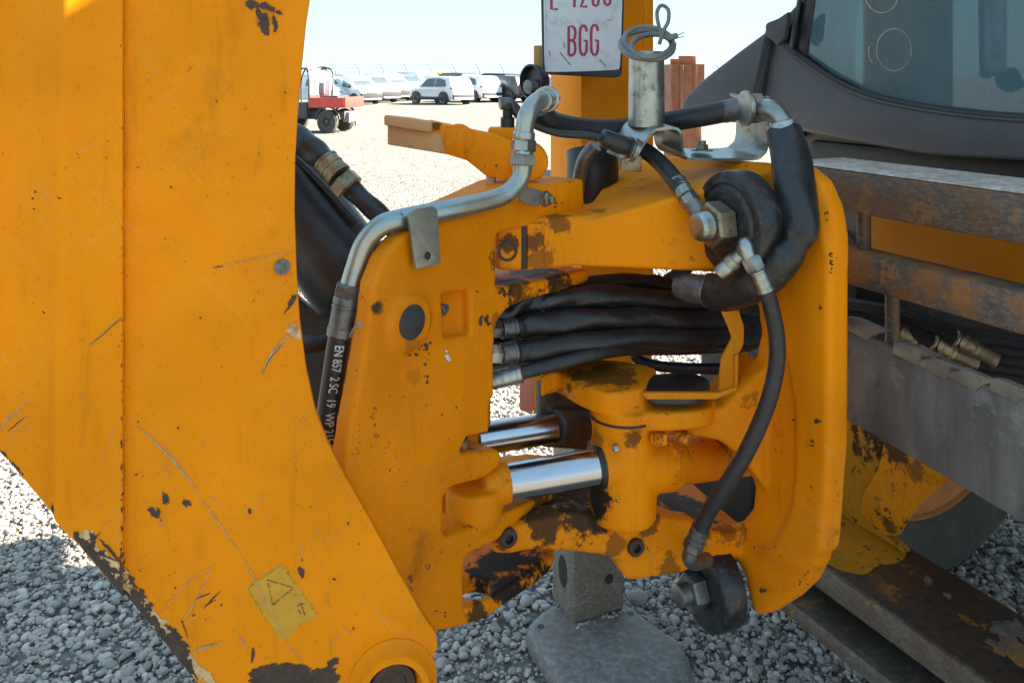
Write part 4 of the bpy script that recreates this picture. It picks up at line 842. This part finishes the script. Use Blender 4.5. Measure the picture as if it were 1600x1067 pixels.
# number plate
NP = VP(847, 2.16, 972, 2.19)
npl = trace('number_plate', [(848, -60, 6), (974, -64, 6), (968, 110, 6), (851, 113, 6)], NP, .003, 'white', BACKHOE, .001, off=.004)
add('plate_backing', trace_me([(845, -66, 6), (978, -68, 6), (972, 119, 8), (960, 122, 5), (858, 117, 5), (848, 112, 6)], NP, .012, .003), 'blackpl', npl)
def emb(pts): return [NP.at(x, y, .0045) for x, y in pts]
add('plate_rim', tube_me([NP.at(x, y, .0045) for x, y in ((850, -40), (850.5, 20), (851.5, 90), (853, 109), (857, 112), (910, 111), (960, 108.5), (966, 105), (967.5, 90), (970, 20), (971.5, -40))], .0022, 8, 6), 'white', npl)
def glyph(ch, x, y, w_, h_):
    L_ = {'B': [[(0, 0), (0, 1), (.55, 1), (.9, .92), (1, .78), (.9, .60), (.6, .52), (0, .52)], [(.6, .52), (.9, .42), (1, .24), (.9, .08), (.55, 0), (0, 0)]],
          'G': [[(1, .80), (.9, .94), (.65, 1), (.35, 1), (.1, .92), (0, .75), (0, .25), (.1, .08), (.35, 0), (.65, 0), (.9, .07), (1, .22), (1, .48), (.55, .48)]],
          'E': [[(1, 1), (0, 1), (0, 0), (1, 0)], [(0, .52), (.85, .52)]], '4': [[(.6, 1), (0, .28), (1, .28)], [(.72, .55), (.72, 0)]],
          '2': [[(0, .8), (.1, .95), (.4, 1), (.75, .98), (1, .82), (.95, .62), (.5, .3), (0, 0), (1, 0)]],
          '8': [[(.5, .53), (.15, .6), (.05, .78), (.2, .97), (.5, 1), (.8, .97), (.95, .78), (.85, .6), (.5, .53), (.12, .44), (0, .25), (.15, .04), (.5, 0), (.85, .04), (1, .25), (.88, .44), (.5, .53)]],
          '0': [[(.5, 1), (.15, .95), (0, .75), (0, .25), (.15, .05), (.5, 0), (.85, .05), (1, .25), (1, .75), (.85, .95), (.5, 1)]]}[ch]
    return [[(x + a * w_, y + h_ - b * h_) for a, b in q] for q in L_]
polys = glyph('B', 888, 42, 10.5, 45) + glyph('G', 905.5, 41, 10.5, 45) + glyph('G', 923, 40, 10.5, 46)
polys += glyph('E', 861, -33, 10, 48) + glyph('4', 889, -34, 11, 46) + glyph('2', 907, -35, 10, 46) + glyph('8', 925, -36, 10, 46) + glyph('0', 943, -37, 10.5, 46)
add('plate_lettering', strokes_me(polys, lambda u, v: NP.at(u, v, .0047), 4.4), 'redchar', npl)
for (x, y) in ((863.5, 33), (952, 28)):
    add('plate_screw', lathe_me(NP.at(x, y, .004), NP.n, [(0, .0085), (.002, .0085), (.003, .006), (.003, .003), (.002, .003), (.002, 0)], 20), 'white', npl)
for q in ([(874, 82), (884, 94), (891, 102)], [(880, 66), (882, 76)], [(936, 93), (946, 104)], [(858, 80), (859, 88)]):
    add('plate_scratch', strokes_me([q], lambda u, v: NP.at(u, v, .0050), 1.6), 'legsteel', npl)
# lamp housing left of the plate
lm = add('work_lamp', lathe_me(P3(838, 128, 2.16), Vector((-.75, -.6, 0)), [(-.02, .03), (0, .042), (.02, .046), (.022, .041), (.004, .036), (.004, 0)], 32), 'blackpl', BACKHOE)
add('lamp_bracket', box_me(P3(842, 98, 2.22), .014, .012, .045, .003), 'lever_skylit_tan', lm)
add('lamp_boss', lathe_me(P3(838, 136, 2.14), Vector((-.75, -.6, 0)), [(0, .020), (.03, .018), (.032, 0)], 24), 'greysteel', lm)
add('sunlit_plate', trace_me([(812, 588), (834, 586), (834, 640), (830, 648), (812, 640)], flat(2.7), .01, .002), 'sunlit_pink', BACKHOE)  # far plate with its sunlight painted in as pink
add('frame_strip', trace_me([(834, 586), (847, 586), (847, 660), (834, 660)], flat(2.68), .02, .002), 'panelpaint', BACKHOE)
# ---- rear frame: rails, serrated step, bottom beam, uprights, wheel
def bar_me(P, s0, s1, z0, z1, f0, f1, bev=.004):
    """bar running along the rear frame; P fixes the line, s towards the camera, f towards the cab"""
    c = P + DN * ((s0 + s1) / 2) + FW * ((f0 + f1) / 2)
    return box_me((c.x, c.y, (z0 + z1) / 2), abs(s1 - s0) / 2, abs(f1 - f0) / 2, abs(z1 - z0) / 2, bev, (DN, FW, Z))
RL = P3(1310, HY, 1.74)
r1 = add('upper_rail', bar_me(RL, -.17, .95, 1.318, 1.402, 0, .19, .006), 'rail', BACKHOE)
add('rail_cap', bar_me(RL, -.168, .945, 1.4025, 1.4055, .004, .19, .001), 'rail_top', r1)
r2 = add('lower_rail', bar_me(RL, -.16, .95, 1.166, 1.240, .0, .07, .012), 'rust', BACKHOE)
for (px, za, zb, f_) in ((1322, 1.235, 1.32, .05), (1372, 1.02, 1.17, .04)):
    o = P3(px, HY, 1.72 - (px - 1310) * .0011) + FW * f_; add('rail_strut', lathe_me((o.x, o.y, za), Z, [(0, .014), (zb - za, .014)], 20), 'rail', r1)
add('rear_panel', bar_me(RL, -.16, 1.0, 1.17, 1.345, .26, .275, .002), 'panelpaint', BACKHOE)
RP = VP(1310, 1.68, 1600, 1.332)
stp = add('step_plate', trace_me([(1316, 507), (1352, 522), (1400, 548), (1436, 565), (1478, 581), (1541, 601), (1600, 616), (1760, 668), (1760, 905), (1600, 817), (1316, 651)], RP, .012, .002), 'step', BACKHOE)
for (x0, y0, x1) in ((1318, 506, 1382), (1394, 545, 1462), (1436, 565, 1504), (1482, 583, 1552), (1545, 602, 1616)):
    dy = (x1 - x0) * .36
    add('step_tooth', trace_me([(x0 + 2, y0 + 6), (x0 + 4, y0 - 11), (x0 + 20, y0 - 9), (x1 + 4, y0 + dy * .60 - 2), (x1 - 16, y0 + dy * .66 + 2), (x1 - 26, y0 + dy * .8 + 8)], RP, .016, .001, off=.003), 'brackets', stp)
add('step_bolt', lathe_me(P3(1443, 552, 1.58), Z, [(0, .007), (.006, .007), (.009, .004), (.009, 0)], 14), 'zinc', stp)
BL = P3(1280, HY, 1.90)
bb = add('bottom_beam', bar_me(BL, -.22, 1.2, .448, .482, .012, .25, .004), 'beam', BACKHOE)
add('beam_edge', bar_me(BL, -.22, 1.2, .430, .486, -.004, .0115, .004), 'beamface', bb)
add('beam_web', bar_me(BL, -.22, 1.2, .33, .4475, .09, .11, .002), 'dark', bb)
add('beam_lower_flange', bar_me(BL, -.22, 1.2, .318, .356, -.012, .12, .004), 'beamface', bb)
add('beam_rust', chips_me([(u_, v_, r_, 1.8, .6) for u_, v_, r_ in ((1565, 985, 16), (1580, 1005, 22), (1560, 1012, 12), (1595, 985, 16), (1600, 1025, 20), (1450, 905, 7), (1480, 930, 6))], lambda u, v: Vector((*G(u, v, .4826), .4826))), 'rust', bb)
UP = VP(1310, 2.12, 1600, 1.681)
add('frame_upright', trace_me([(1200, 430), (1430, 600), (1430, 690), (1378, 740), (1353, 780), (1354, 806), (1376, 832), (1400, 850), (1411, 864), (1300, 798), (1200, 760)], UP, .03, .006), 'dullpaint', BACKHOE)
add('frame_bracket', trace_me([(1400, 640), (1520, 715), (1482, 752), (1440, 788), (1420, 818), (1412, 834, 4), (1388, 833, 4), (1366, 815), (1352, 793), (1358, 768), (1382, 728)], UP, .014, .003, off=.02), 'bracketpaint', BACKHOE)
add('beam_paint', plan_me(smooth_poly([G(x, y, .4835) for x, y in ((1262, 850), (1290, 812), (1345, 806), (1395, 832), (1416, 862), (1402, 878), (1372, 882), (1352, 896), (1325, 893), (1300, 884))], 3), .4838, .0016, 0), 'dullpaint', bb)
wf = P3(1462, HY, 2.60); wf.z = .62; wcn = wf - DN * .2
add('window_shade_block', trace_me([(1000, 675), (1190, 680), (1190, 852), (1010, 842)], flat(2.12), .25, .03), 'dark', BACKHOE)  # dark block added to blacken the view through the carriage's lower window
wh = add('rear_wheel', lathe_me(wcn, DN, [(-.2, .41), (-.21, .55), (-.17, .62), (.15, .62), (.195, .585), (.20, .50), (.19, .425), (.17, .405), (.10, .40), (-.2, .40)], 72), 'tyre', BACKHOE)
add('wheel_rim', lathe_me(wcn, DN, [(.172, .412), (.182, .410), (.184, .404), (.176, .398), (.14, .380), (.10, .345), (.09, .33)], 72), 'rim', wh)
add('wheel_disc', lathe_me(wcn, DN, [(.085, .36), (.06, .25), (.0, .12), (.0, 0)], 48), 'dark', wh)
for k, (x, y, x2, y2, Y, r) in enumerate(((1470, 540, 1530, 568, 1.72, .016), (1505, 535, 1560, 566, 1.70, .016), (1410, 520, 1500, 575, 1.76, .014))):
    hh = add('hydraulic_hose', tube_me([P3(x - 120, y - 40, Y + .12), P3(x - 50, y - 22, Y + .05), P3(x, y, Y)], r, 14), 'hose', BACKHOE)
    crimp('ferrule', P3(x - 14, y - 7, Y + .01), P3(x + 22, y + 12, Y), r * 1.15, 'bronze', hh, 2); crimp('fitting_end', P3(x + 24, y + 13, Y), P3(x2, y2, Y - .02), r * .95, 'bronze', hh, 1)
for k in range(5):
    y0 = 480 + 14 * k
    add('hydraulic_hose', tube_me([P3(1300, y0 - 10, 2.0), P3(1400, y0 + 8, 1.9), P3(1500, y0 + 40, 1.82), P3(1620, y0 + 60, 1.72)], .015, 12), 'hose', BACKHOE)

# ---- cab: fenders, glass, pillars, roof
CB = VP(1200, 2.66, 1600, 1.90)
C0 = P3(1600, HY, 1.90); C0.z = 0
def CQ(s, f, z): return C0 - DN * s + FW * f + Z * z
def cbox(s0, s1, f0, f1, z0, z1, bev=.01):
    c = CQ((s0 + s1) / 2, (f0 + f1) / 2, (z0 + z1) / 2); return box_me(c, abs(s1 - s0) / 2, abs(f1 - f0) / 2, abs(z1 - z0) / 2, bev, (DN, FW, Z))
cabb = add('cab_body', cbox(.78, -1.15, .10, 1.75, .80, 1.40, .03), 'dark', BACKHOE)
add('chassis', cbox(.30, -.62, .40, 2.6, .55, .85, .02), 'dark', BACKHOE)
add('rear_fender', trace_me([(1206, 50, 5), (1186, 155), (1180, 176), (1250, 205), (1330, 222), (1450, 244), (1600, 252), (1780, 262), (1780, 200), (1600, 187), (1500, 178), (1400, 162), (1340, 146), (1290, 120), (1240, 86), (1216, 60, 5)], CB, .09, .014), 'fender', BACKHOE)
add('corner_fender', trace_me([(1056, 185, 6), (1066, 154, 6), (1100, 121), (1150, 82), (1200, 45), (1226, 24), (1246, 2), (1236, 40), (1204, 52), (1182, 158), (1175, 195)], VP(1040, 2.98, 1205, 2.62), .12, .02), 'fender', BACKHOE)
add('fender_liner', trace_me([(1225, 30), (1204, 38, 8), (1207, 56), (1224, 72), (1236, 60), (1240, 20)], VP(1040, 2.98, 1205, 2.60), .02, .004, off=.03), 'fender', BACKHOE)
add('fender_shade_sheet', cbox(.80, -1.2, .12, .16, 1.36, 1.62, .004), 'dark', BACKHOE)  # black sheet painted as the shade in the cavity below the fender
gpts = [(1262, -140), (1250, -20), (1236, 76), (1290, 116), (1340, 142), (1400, 158), (1500, 174), (1600, 182), (1780, 190), (1780, -340), (1275, -340)]
add('rear_window', trace_me(gpts, CB, .005, 0.0, off=-.03), 'glass', BACKHOE)
add('window_seal', tube_me([CB.at(x, y, -.012) for x, y in ((1226, 70), (1240, 84), (1290, 119), (1340, 144.5), (1400, 161), (1500, 177), (1600, 185.5), (1760, 196))], .010, 12, 8), 'hose', BACKHOE)
add('window_trim', tube_me([CB.at(x, y, .004) for x, y in ((1238, 85), (1290, 122), (1340, 147.5), (1400, 164), (1500, 180), (1600, 188.5), (1760, 199))], .0032, 8, 8), 'fender', BACKHOE)
add('cab_pillar', join_me(trace_me([(1228, 84, 3), (1250, 90, 3), (1262, 0), (1278, -130), (1300, -340), (1262, -340), (1243, 0)], CB, .07, .010, off=-.02), trace_me([(1229, 80), (1236, 80), (1252, -20), (1270, -200), (1258, -200), (1243, 0)], CB, .01, .004, off=-.004)), 'blackpl', BACKHOE)
add('glass_marks', strokes_me([[(1385 + 27 * math.cos(a), 78 + 33 * math.sin(a)) for a in np.linspace(0.6, 6.6, 30)], [(1366 + 26 * math.cos(a), -10 + 30 * math.sin(a)) for a in np.linspace(.2, 2.9, 16)], [(1352 + 6 * math.cos(a), 80 + 18 * math.sin(a)) for a in np.linspace(1.7, 3.6, 8)]], lambda u, v: CB.at(u, v, -.0285), 1.6), 'zinc', BACKHOE)
cyb = add('cab_roof', cbox(.98, -1.3, -.30, 1.95, 2.66, 2.80, .05), 'panelpaint', BACKHOE)
for s_, f_ in ((.80, 1.6), (-1.12, .06), (-1.12, 1.6)):
    add('cab_pillar', cbox(s_ - .04, s_ + .04, f_ - .05, f_ + .05, 1.38, 2.68, .01), 'blackpl', BACKHOE)
add('side_window', cbox(.80, .806, .1, 1.55, 1.40, 2.66, 0), 'glass', BACKHOE)
add('side_window', cbox(-1.126, -1.12, .1, 1.55, 1.40, 2.66, 0), 'glass', BACKHOE)
add('windscreen', cbox(.76, -1.08, 1.6, 1.606, 1.40, 2.66, 0), 'glass', BACKHOE)
add('operator_seat', join_me(cbox(-.02, -.52, .75, 1.2, 1.38, 1.55, .05), cbox(-.02, -.52, 1.1, 1.25, 1.5, 2.1, .05)), 'hose', BACKHOE)
add('bonnet', cbox(.28, -.62, 1.76, 3.3, .85, 1.55, .06), 'panelpaint', BACKHOE)
# ------------------------------------------------------------------ background: parked cars, small truck, fence, bucket
M['carwhite'] = plain('car_white', (.72, .73, .75), .3, 0, .03, 3, 0); M['cargrey'] = plain('car_grey', (.10, .095, .10), .3, .3, .1, 3, 0)
M['carblack'] = plain('car_black', (.02, .02, .025), .25, 0, .1, 3, 0); M['carblue'] = plain('car_paleblue', (.42, .52, .70), .3, .2, .05, 3, 0)
M['cardkblue'] = plain('car_deep_blue', (.02, .10, .35), .3, .2, .05, 3, 0); M['caryellow'] = plain('car_yellow', (.80, .50, .02), .4, 0, .05, 3, 0); M['carred'] = plain('car_red', (.5, .03, .06), .3, 0, .05, 3, 0)
M['carglass'] = plain('car_glass', (.085, .11, .12), .12, 0, .2, 3, 0); M['clad'] = plain('car_cladding', (.03, .03, .032), .7, 0, .1, 5, 0)
M['alloy'] = plain('alloy_rim', (.45, .45, .46), .35, .7, .1, 5, 0); M['lampred'] = plain('tail_lamp_red', (.35, .02, .03), .3, 0, .1, 5, 0); M['lampclear'] = plain('head_lamp_glass', (.55, .57, .6), .2, .2, .1, 5, 0)
def addl(name, me, mat, parent): 
    o = bpy.data.objects.new(name, me); COL.objects.link(o); me.materials.clear(); me.materials.append(M[mat]); o.parent = parent; return o
def side_body(pts, wid, belt, top, tum=.22, bev=.06):
    """car body from its side outline: x along, z up, tapering above the belt line, nose and tail drawn in"""
    me = slab2d([(x, z) for x, z in smooth_poly(pts, 3)], wid, frame((0, 0, 0), Vector((1, 0, 0)), Z, Vector((0, -1, 0))), bev, (), 3)
    L0, L1 = min(p[0] for p in pts), max(p[0] for p in pts)
    for v in me.vertices:
        y = v.co.y - wid / 2; k = 1 - tum * max(0, (v.co.z - belt) / (top - belt)) ** 1.1
        e = min(v.co.x - L0, L1 - v.co.x); k *= 1 - .16 * max(0, 1 - e / .5) ** 2
        v.co.y = y * k
    return shade(me, 30)
def ypos(z, wid, belt, top, tum=.22): return wid / 2 * (1 - tum * max(0, (z - belt) / (top - belt)) ** 1.1)
def pane(pts, wid, belt, top, side, off=.012):
    return quad_me([(x, side * (ypos(z, wid, belt, top) + off), z) for x, z in pts])
def wheel(parent, x, y, r, mat='alloy', wd=.2):
    sgn = 1 if y > 0 else -1
    w_ = addl('wheel', lathe_me((x, y, r), (0, sgn, 0), [(-wd, r * .6), (-wd, r * .95), (-wd * .85, r), (-.02, r), (0, r * .93), (.004, r * .68), (-.02, r * .66)], 24), 'tyre', parent)
    d = addl('rim', lathe_me((x, y, r), (0, sgn, 0), [(-.02, r * .68), (.0, r * .66), (-.01, r * .60), (-.03, r * .2), (-.01, r * .16), (-.01, 0)], 20), mat, w_)
    for k in range(5):
        a = 2 * math.pi * k / 5
        hq = lathe_me((x + r * .42 * math.cos(a), y - sgn * .012, r + r * .42 * math.sin(a)), (0, sgn, 0), [(0, r * .12), (.008, r * .12), (.008, 0)], 8); addl('rim_hole', hq, 'clad', d)
def suv(px, Yd, yaw, paintm, label, L=4.4, wid=1.84, Ht=1.66, sc=1.0):
    x, y = (px - CX) / F * Yd, Yd
    c = empty('parked_car', (x, y, 0), label, 'car', 'cars parked across the yard', yaw); c.scale = (sc, sc, sc)
    h = L / 2; belt = .98
    addl('body', side_body([(-h, .45), (-h + .02, .85), (-h + .12, 1.05), (-h + .38, 1.52), (-h + .6, Ht - .04), (-.4, Ht), (.35, Ht - .05), (1.0, 1.12), (1.2, 1.02), (h - .35, .92), (h - .06, .72), (h, .42), (h - .05, .30), (-h + .08, .30)], wid, belt, Ht), paintm, c)
    for sd in (-1, 1):
        addl('side_window', pane([(-h + .55, 1.08), (-h + .72, 1.44), (-1.0, 1.54), (-.55, 1.56), (-.55, 1.05)], wid, belt, Ht, sd), 'carglass', c)
        addl('side_window', pane([(-.48, 1.05), (-.48, 1.56), (.25, 1.53), (.42, 1.44), (.90, 1.08), (.85, 1.05)], wid, belt, Ht, sd), 'carglass', c)
        addl('sill_cladding', box_me((0, sd * (wid / 2 + .002), .36), h * .86, .02, .09, .01), 'clad', c)
        for wx in (-1.35, 1.38):
            addl('wheel_arch', lathe_me((wx, sd * (wid / 2 - .12), .36), (0, sd, 0), [(0, .42), (.126, .42), (.130, .40), (.130, 0)], 24), 'clad', c); wheel(c, wx, sd * (wid / 2 + .018), .35)
        addl('tail_lamp', box_me((-h + .12, sd * (wid / 2 * .80), .98), .06, .15, .055, .02), 'lampred', c)
        addl('head_lamp', box_me((h - .22, sd * (wid / 2 * .76), .78), .10, .15, .06, .02), 'lampclear', c)
        addl('mirror', box_me((.72, sd * (wid / 2 + .08), 1.10), .07, .09, .06, .02), paintm, c)
    addl('rear_window', quad_me([(-h + .17, -.62, 1.14), (-h + .36, -.55, 1.50), (-h + .36, .55, 1.50), (-h + .17, .62, 1.14)]), 'carglass', c)
    addl('windscreen', quad_me([(1.045, -.68, 1.10), (.40, -.58, 1.58), (.40, .58, 1.58), (1.045, .68, 1.10)]), 'carglass', c)
    addl('rear_bumper', box_me((-h + .02, 0, .46), .07, wid / 2 * .86, .15, .04), 'clad', c)
    addl('number_plate', box_me((-h - .03, 0, .80), .01, .26, .06, .004), 'carwhite', c)
    return c
def van(px, Yd, yaw, paintm, label, L=4.4, wid=1.82, Ht=1.84, bump='clad', sc=1.0):
    x, y = (px - CX) / F * Yd, Yd
    c = empty('parked_van', (x, y, 0), label, 'van', 'white vans parked in a row', yaw); c.scale = (sc, sc, sc)
    h = L / 2; belt = 1.08
    addl('body', side_body([(-h, .4), (-h + .02, 1.2), (-h + .10, Ht - .08), (-h + .3, Ht), (.2, Ht), (.62, Ht - .08), (1.25, 1.24), (1.42, 1.14), (h - .22, .98), (h - .03, .74), (h, .42), (h - .06, .28), (-h + .08, .28)], wid, belt, Ht, .16), paintm, c)
    for sd in (-1, 1):
        addl('side_window', pane([(.02, 1.12), (.02, 1.62), (.52, 1.62), (1.08, 1.16), (1.05, 1.12)], wid, belt, Ht, sd), 'carglass', c)
        for wx in (-1.30, 1.35): 
            addl('wheel_arch', lathe_me((wx, sd * (wid / 2 - .12), .34), (0, sd, 0), [(0, .39), (.124, .39), (.124, 0)], 20), 'clad', c); wheel(c, wx, sd * (wid / 2 + .01), .32, 'alloy')
        addl('head_lamp', box_me((h - .20, sd * (wid / 2 * .74), .84), .12, .16, .08, .02), 'lampclear', c)
        addl('mirror', box_me((.95, sd * (wid / 2 + .10), 1.16), .07, .09, .09, .02), 'clad', c)
    addl('windscreen', quad_me([(1.27, -.70, 1.245), (.66, -.60, 1.74), (.66, .60, 1.74), (1.27, .70, 1.245)]), 'carglass', c)
    addl('front_bumper', box_me((h - .05, 0, .50), .11, wid / 2 * .90, .22, .05), bump, c)
    addl('grille', box_me((h - .04, 0, .72), .05, .42, .05, .02), 'clad', c)
    addl('number_plate', box_me((h + .045, 0, .52), .01, .26, .06, .004), 'carwhite', c)
    return c
# windscreens sit just proud of the roof slope
yv = R(-46)
for k, (px, Yd, bp, lab) in enumerate(((552, 47, 'clad', 'white panel van with dark bumper nearest the red truck'), (580, 50, 'clad', 'second white van from the red truck'), (606, 53, 'clad', 'third white van in the row behind the lever'),
                                       (632, 56, 'carwhite', 'fourth white van in the row, just left of the white car'), (660, 60, 'carwhite', 'white van half hidden behind the white car'), (497, 47, 'carwhite', 'white van glimpsed behind the canopy of the red truck'))):
    van(px, Yd, yv + R((0, 3, -2, 2, 0, 0)[k]), 'carwhite', lab, bump=bp, sc=(.84, .88, .9, .92, 1, .9)[k], Ht=(1.84, 1.80, 1.86, 1.74, 1.84, 1.84)[k])
ys = R(180 - 48)
suv(689, 46.5, ys, 'carwhite', 'white hatchback SUV standing clear at the front of the yard', sc=.92)
suv(735, 50.5, ys, 'carwhite', 'second white SUV tucked behind the first one', sc=.95)
suv(783, 51, R(180 - 40), 'cargrey', 'dark grey SUV right of the white ones', sc=.95)
suv(838, 50, R(180 - 42), 'carblue', 'pale blue car partly hidden by the orange post', sc=.95)
suv(822, 60, R(180 - 45), 'carblack', 'black car behind the dark grey SUV', sc=1.0)
suv(850, 66, R(180 - 45), 'carred', 'red car at the back beside the post', sc=1.0)
suv(520, 58, R(-50), 'cargrey', 'grey car behind the row of vans beside the red truck', sc=1.0)
suv(640, 64, R(-50), 'cargrey', 'dark car deep between the white vans', sc=1.0)
suv(770, 60, R(180 - 42), 'carblack', 'black car peeping over the second white SUV', sc=1.05)
suv(705, 62, R(180 - 42), 'cargrey', 'grey roof just visible over the front white SUV', sc=1.08)
van(690, 70, yv, 'caryellow', 'yellow van behind the white cars')
suv(1130, 62, R(180 - 30), 'cardkblue', 'blue car far behind the grey fender', sc=1.0)
# small red utility truck
UT = empty('utility_truck', ((499 - CX) / F * 23.4, 23.6, 0), 'small red utility truck with open cargo bed and grey canopy frame', 'utility truck', None, R(180 - 14))
M['utred'] = plain('truck_red', (.60, .055, .04), .45, 0, .15, 4, .1, dirt=(.5, .2, .15), dk=.3); M['utdark'] = plain('truck_dark', (.07, .07, .07), .6, 0, .2, 5, 0); M['canopy'] = plain('grey_canopy', (.30, .31, .31), .6, 0, .15, 4, .1)
UT.scale = (.86, .9, .98)
bed = addl('cargo_bed', join_me(box_me((-.55, -.68, .86), .62, .02, .14, .008), box_me((-.55, .68, .86), .62, .02, .14, .008), box_me((-.55, 0, .74), .62, .66, .02, .005), box_me((.05, 0, .90), .02, .66, .18, .008)), 'utred', UT)
addl('tailgate', box_me((-1.19, 0, .87), .02, .68, .15, .01), 'utred', bed)
addl('chassis', box_me((.2, 0, .50), 1.25, .42, .12, .03), 'utdark', UT); addl('cabin_base', box_me((.75, 0, .62), .6, .66, .22, .04), 'utdark', UT)
for x in (.10, 1.05):
    for sd in (-1, 1): addl('canopy_post', tube_me([(x, sd * .62, .7), (x, sd * .62, 1.5), (x + (.1 if x < .5 else -.2), sd * .60, 1.9)], .028, 10, 6), 'utdark', UT)
bm = bmesh.new(); gr = [[bm.verts.new((x, y, 1.96 - .10 * (y / .66) ** 2 - .10 * ((x - .5) / .7) ** 2)) for y in np.linspace(-.66, .66, 7)] for x in np.linspace(-.05, 1.15, 7)]
for a, b in zip(gr, gr[1:]):
    for k in range(6): bm.faces.new((a[k], a[k + 1], b[k + 1], b[k]))
cnp = bm_mesh(bm, 180); addl('canopy', cnp, 'canopy', UT)
addl('rear_screen', quad_me([(.06, -.58, .95), (.06, .58, .95), (.08, .58, 1.80), (.08, -.58, 1.80)]), 'canopy', UT)
addl('water_tank', box_me((-.05 - .12, -.25, 1.28), .10, .16, .24, .03), 'carwhite', UT)
addl('pump_arm', tube_me([(-.30, -.2, .95), (-.32, -.2, 1.7), (-.1, -.2, 1.84), (.1, -.2, 1.8)], .03, 10, 6), 'utdark', UT)
addl('toolbox', box_me((-.45, -.1, .98), .3, .4, .07, .02), 'utdark', UT)
for x in (-.55, 1.15):
    for sd in (-1, 1):
        wheel(UT, x, sd * .70, .33, 'utdark', .25)
        addl('mudguard', tube_me([(x + .42 * math.cos(a), sd * .60, .33 + .42 * math.sin(a)) for a in np.linspace(.1, 3.0, 8)], .035, 8, 3), 'utdark', UT)
addl('drive_gear', join_me(box_me((-1.05, 0, .45), .12, .3, .14, .03), box_me((-1.15, -.2, .32), .03, .03, .15, .01), box_me((-1.15, .3, .40), .03, .03, .12, .01)), 'canopy', UT)
# perimeter fence with cranked posts and wires
FE = empty('fence', (0, 78, 0), 'thin wire boundary fence with cranked posts along the horizon', 'fence')
M['fencepost'] = plain('fence_post', (.20, .20, .20), .6, .3, .1, 4, 0)
pm = tube_me([(0, 0, 0), (0, 0, 1.9), (-.02, 0, 2.0), (-.35, 0, 2.65)], .045, 8, 3, straight=True)
pm.materials.append(M['fencepost'])
for k in range(34):
    o = bpy.data.objects.new('fence_post', pm); COL.objects.link(o); o.parent = FE; o.location = (-30 + 2.25 * k, 0, 0)
for z_ in (.5, 1.0, 1.5, 1.9, 2.25, 2.55): addl('wire', tube_me([(-31, -.06 - .0, z_), (48, -.06, z_)], .012, 5, 1, straight=True), 'fencepost', FE)
# rusty bucket beside the post, seen behind the bracket tube
BK = empty('loader_bucket', ((1066 - CX) / F * 14, 14, 0), 'rusty orange digger bucket standing in the yard behind the tube', 'bucket')
M['bucket'] = plain('rusty_bucket', (.30, .105, .045), .7, .1, .35, 3, .3, dirt=(.16, .06, .03), dk=.6)
bkm = addl('shell', hull_me([(x * k_, y * k_, z) for z, k_ in ((.96, .86), (1.30, 1.0), (1.78, 1.0)) for x in (-.27, .27) for y in (-.45, .45)]), 'bucket', BK)
addl('ear', join_me(box_me((.02, -.3, 1.83), .14, .03, .09, .01), box_me((.02, .2, 1.82), .18, .03, .06, .01)), 'bucket', BK)
addl('rib', join_me(box_me((-.10, -.455, 1.4), .03, .02, .36, .006), box_me((.12, -.455, 1.4), .03, .02, .36, .006)), 'bucket', BK)
addl('stand', box_me((0, 0, .48), .24, .4, .48, .02), 'bucket', BK)
